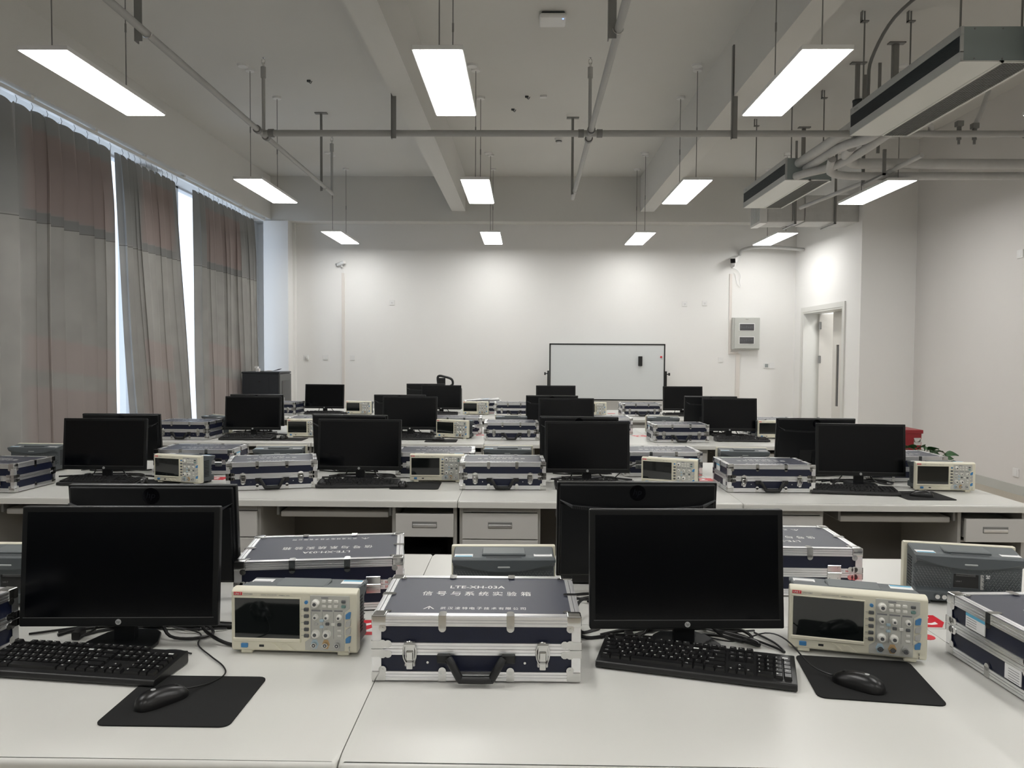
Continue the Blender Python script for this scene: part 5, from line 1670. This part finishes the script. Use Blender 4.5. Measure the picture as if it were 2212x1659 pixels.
# ================================================================== STICKERS, PAPERS, LOOSE CABLES
def sticker(x, y, deg, label, txt='2', poly=None, size=0.1):
    t = empty('number_sticker', (x, y, DESK), R(deg))
    tag(t, label, 'sticker', 'red desk number stickers')
    p = poly or [(-size / 2, -size / 2), (size / 2, -size / 2), (size / 2, size / 2), (-size / 2, size / 2)]
    MB().prism(p, 0.0002, 0.0009, 'z').build('sticker_sheet', M_RED, t, smooth=False)
    if txt:
        put_text(MB(), txt, -0.012, 0, 0.0011, w=size * 0.52, h=size * 0.62, face='top', bold=0.03).build('numeral', M_PRINT, t, smooth=False)
sticker(-0.382, 2.018, 2, 'red sticker with white 2 between the left oscilloscope and the centre case', size=0.11)
sticker(1.085, 2.115, 180, 'red sticker with white 2 behind the turned oscilloscope, right', poly=[(-0.060, -0.048), (0.055, -0.048), (0.055, 0.048), (-0.035, 0.048), (-0.060, 0.01)], size=0.10)
sticker(1.040, 1.995, 0, 'small red round sticker behind the turned oscilloscope', txt=None, poly=[(0.022 * math.cos(R(30 * i)), 0.022 * math.sin(R(30 * i))) for i in range(12)])
sticker(-1.760, 4.40, 0, 'red sticker in the second row beside the tilted case', txt='2', size=0.10)
sticker(1.045, 4.50, 0, 'red sticker in the second row beside the right case', txt='2', size=0.10)
sticker(-0.385, 6.87, 0, 'red sticker in the third row, left of the middle case', txt='2', size=0.09)
sticker(1.030, 6.90, 20, 'red sticker in the third row, left of the right case', txt='2', size=0.12)
sticker(-0.400, 9.45, 0, 'tiny red sticker in the farthest row, centre', txt=None, size=0.08)
sticker(1.060, 9.50, 0, 'tiny red sticker in the farthest row, right', txt=None, size=0.09)
rnd = random.Random(8)
t = empty('paper_stack', (-0.58, 9.54, DESK + 0.1505), R(4))
tag(t, 'loose papers and leaflets lying on the case in the farthest row', 'papers')
for i, (x, y, a, w, h) in enumerate(((-0.06, 0.0, 10, 0.21, 0.16), (0.04, 0.03, -15, 0.20, 0.15), (0.17, 0.0, 5, 0.18, 0.13))):
    T = Matrix.Translation((x, y, 0.004 * i)) @ Matrix.Rotation(R(a), 4, 'Z')
    MB().add([(-w / 2, -h / 2, 0), (0, -h / 2, 0.004), (w / 2, -h / 2, 0.012), (w / 2, h / 2, 0.02), (0, h / 2, 0.006), (-w / 2, h / 2, 0.002)], [(0, 1, 4, 5), (1, 2, 3, 4)], 0, T).build('paper_sheet', M_PAPER if i != 1 else mat('pale blue leaflet', (0.62, 0.70, 0.80), 0.6), t)
def loose(label, pts, r=0.0035):
    o = MB().tube(pts, r, 7, smooth=5).build('loose_cable', M_CAB)
    tag(o, label, 'cable')
z = DESK + 0.0045
loose('black cable looping down under the left nearest monitor', [(-0.82, 1.92, 0.80), (-0.79, 1.90, 0.775), (-0.73, 1.875, 0.757), (-0.665, 1.865, 0.757), (-0.63, 1.90, 0.765), (-0.625, 1.96, 0.79), (-0.66, 2.0, 0.82)], 0.0045)
loose('black cables running from the left nearest monitor behind the oscilloscope', [(-1.02, 2.0, z), (-0.90, 1.985, z + 0.006), (-0.78, 1.995, z + 0.003), (-0.62, 1.985, z), (-0.5, 1.985, z)], 0.0055)
loose('grey cable lying left of the left nearest monitor', [(-1.26, 1.93, z), (-1.15, 1.985, z), (-1.05, 2.02, z), (-0.9, 2.035, z), (-0.70, 2.02, z)], 0.003)
loose('thick black cable loop beside the centre case, right', [(0.20, 2.02, z), (0.15, 1.99, z), (0.14, 2.06, 0.785), (0.165, 2.12, 0.80), (0.22, 2.13, 0.79)], 0.0045)
loose('black cable end poking out right of the centre case', [(0.33, 1.955, z), (0.24, 1.97, z), (0.16, 1.95, z), (0.13, 1.99, 0.765), (0.13, 2.03, 0.77)], 0.0045)
loose('black bundle of cable at the right of the right nearest monitor stand', [(0.44, 1.98, z), (0.50, 1.965, z + 0.004), (0.56, 1.925, z + 0.003), (0.585, 1.91, z), (0.575, 1.935, z + 0.004), (0.50, 2.00, z + 0.004), (0.45, 2.04, z)], 0.0045)
loose('thin cable curving right of the right nearest monitor', [(0.60, 2.0, z), (0.63, 1.93, z), (0.635, 1.87, z), (0.62, 1.90, z), (0.57, 1.97, z), (0.5, 2.05, z)], 0.0028)
loose('thin black lead arching up behind the second row screen', [(0.50, 4.42, z), (0.55, 4.42, 0.80), (0.62, 4.44, 0.84), (0.68, 4.45, 0.85), (0.70, 4.46, 0.80), (0.70, 4.47, z)], 0.003)
loose('black cables on the second row left of the leftmost screen', [(-2.68, 4.40, z), (-2.55, 4.42, z + 0.004), (-2.40, 4.45, z), (-2.25, 4.45, z + 0.004), (-2.12, 4.42, z)], 0.005)
loose('black cables on the second row behind the left centre screen', [(-1.17, 4.45, z), (-1.05, 4.43, z + 0.008), (-0.9, 4.5, z), (-0.75, 4.49, z + 0.004), (-0.68, 4.48, z)], 0.005)
loose('black cables on the second row behind the right screen', [(1.60, 4.44, z), (1.72, 4.47, z + 0.006), (1.85, 4.45, z), (2.0, 4.44, z + 0.004), (2.06, 4.42, z)], 0.005)
loose('tangled black cables under the second row screen right of the centre case', [(0.16, 4.46, z), (0.26, 4.44, z + 0.01), (0.35, 4.5, z), (0.47, 4.46, z + 0.01), (0.62, 4.45, z)], 0.006)
loose('black cables on the third row closest to the curtains', [(-2.62, 6.72, z), (-2.5, 6.75, z + 0.008), (-2.35, 6.77, z), (-2.2, 6.76, z + 0.006), (-2.08, 6.74, z)], 0.006)
loose('black cables on the third row left of the middle case', [(-1.2, 6.87, z), (-1.05, 6.86, z + 0.008), (-0.9, 6.88, z), (-0.78, 6.84, z)], 0.006)
loose('black cables on the third row beside the door side screen', [(1.55, 6.93, z), (1.7, 6.95, z + 0.008), (1.85, 6.93, z), (2.0, 6.92, z)], 0.006)
loose('pale cable end on the floor side under the farthest row', [(-2.7, 9.35, z), (-2.6, 9.33, z + 0.006), (-2.5, 9.36, z)], 0.005)
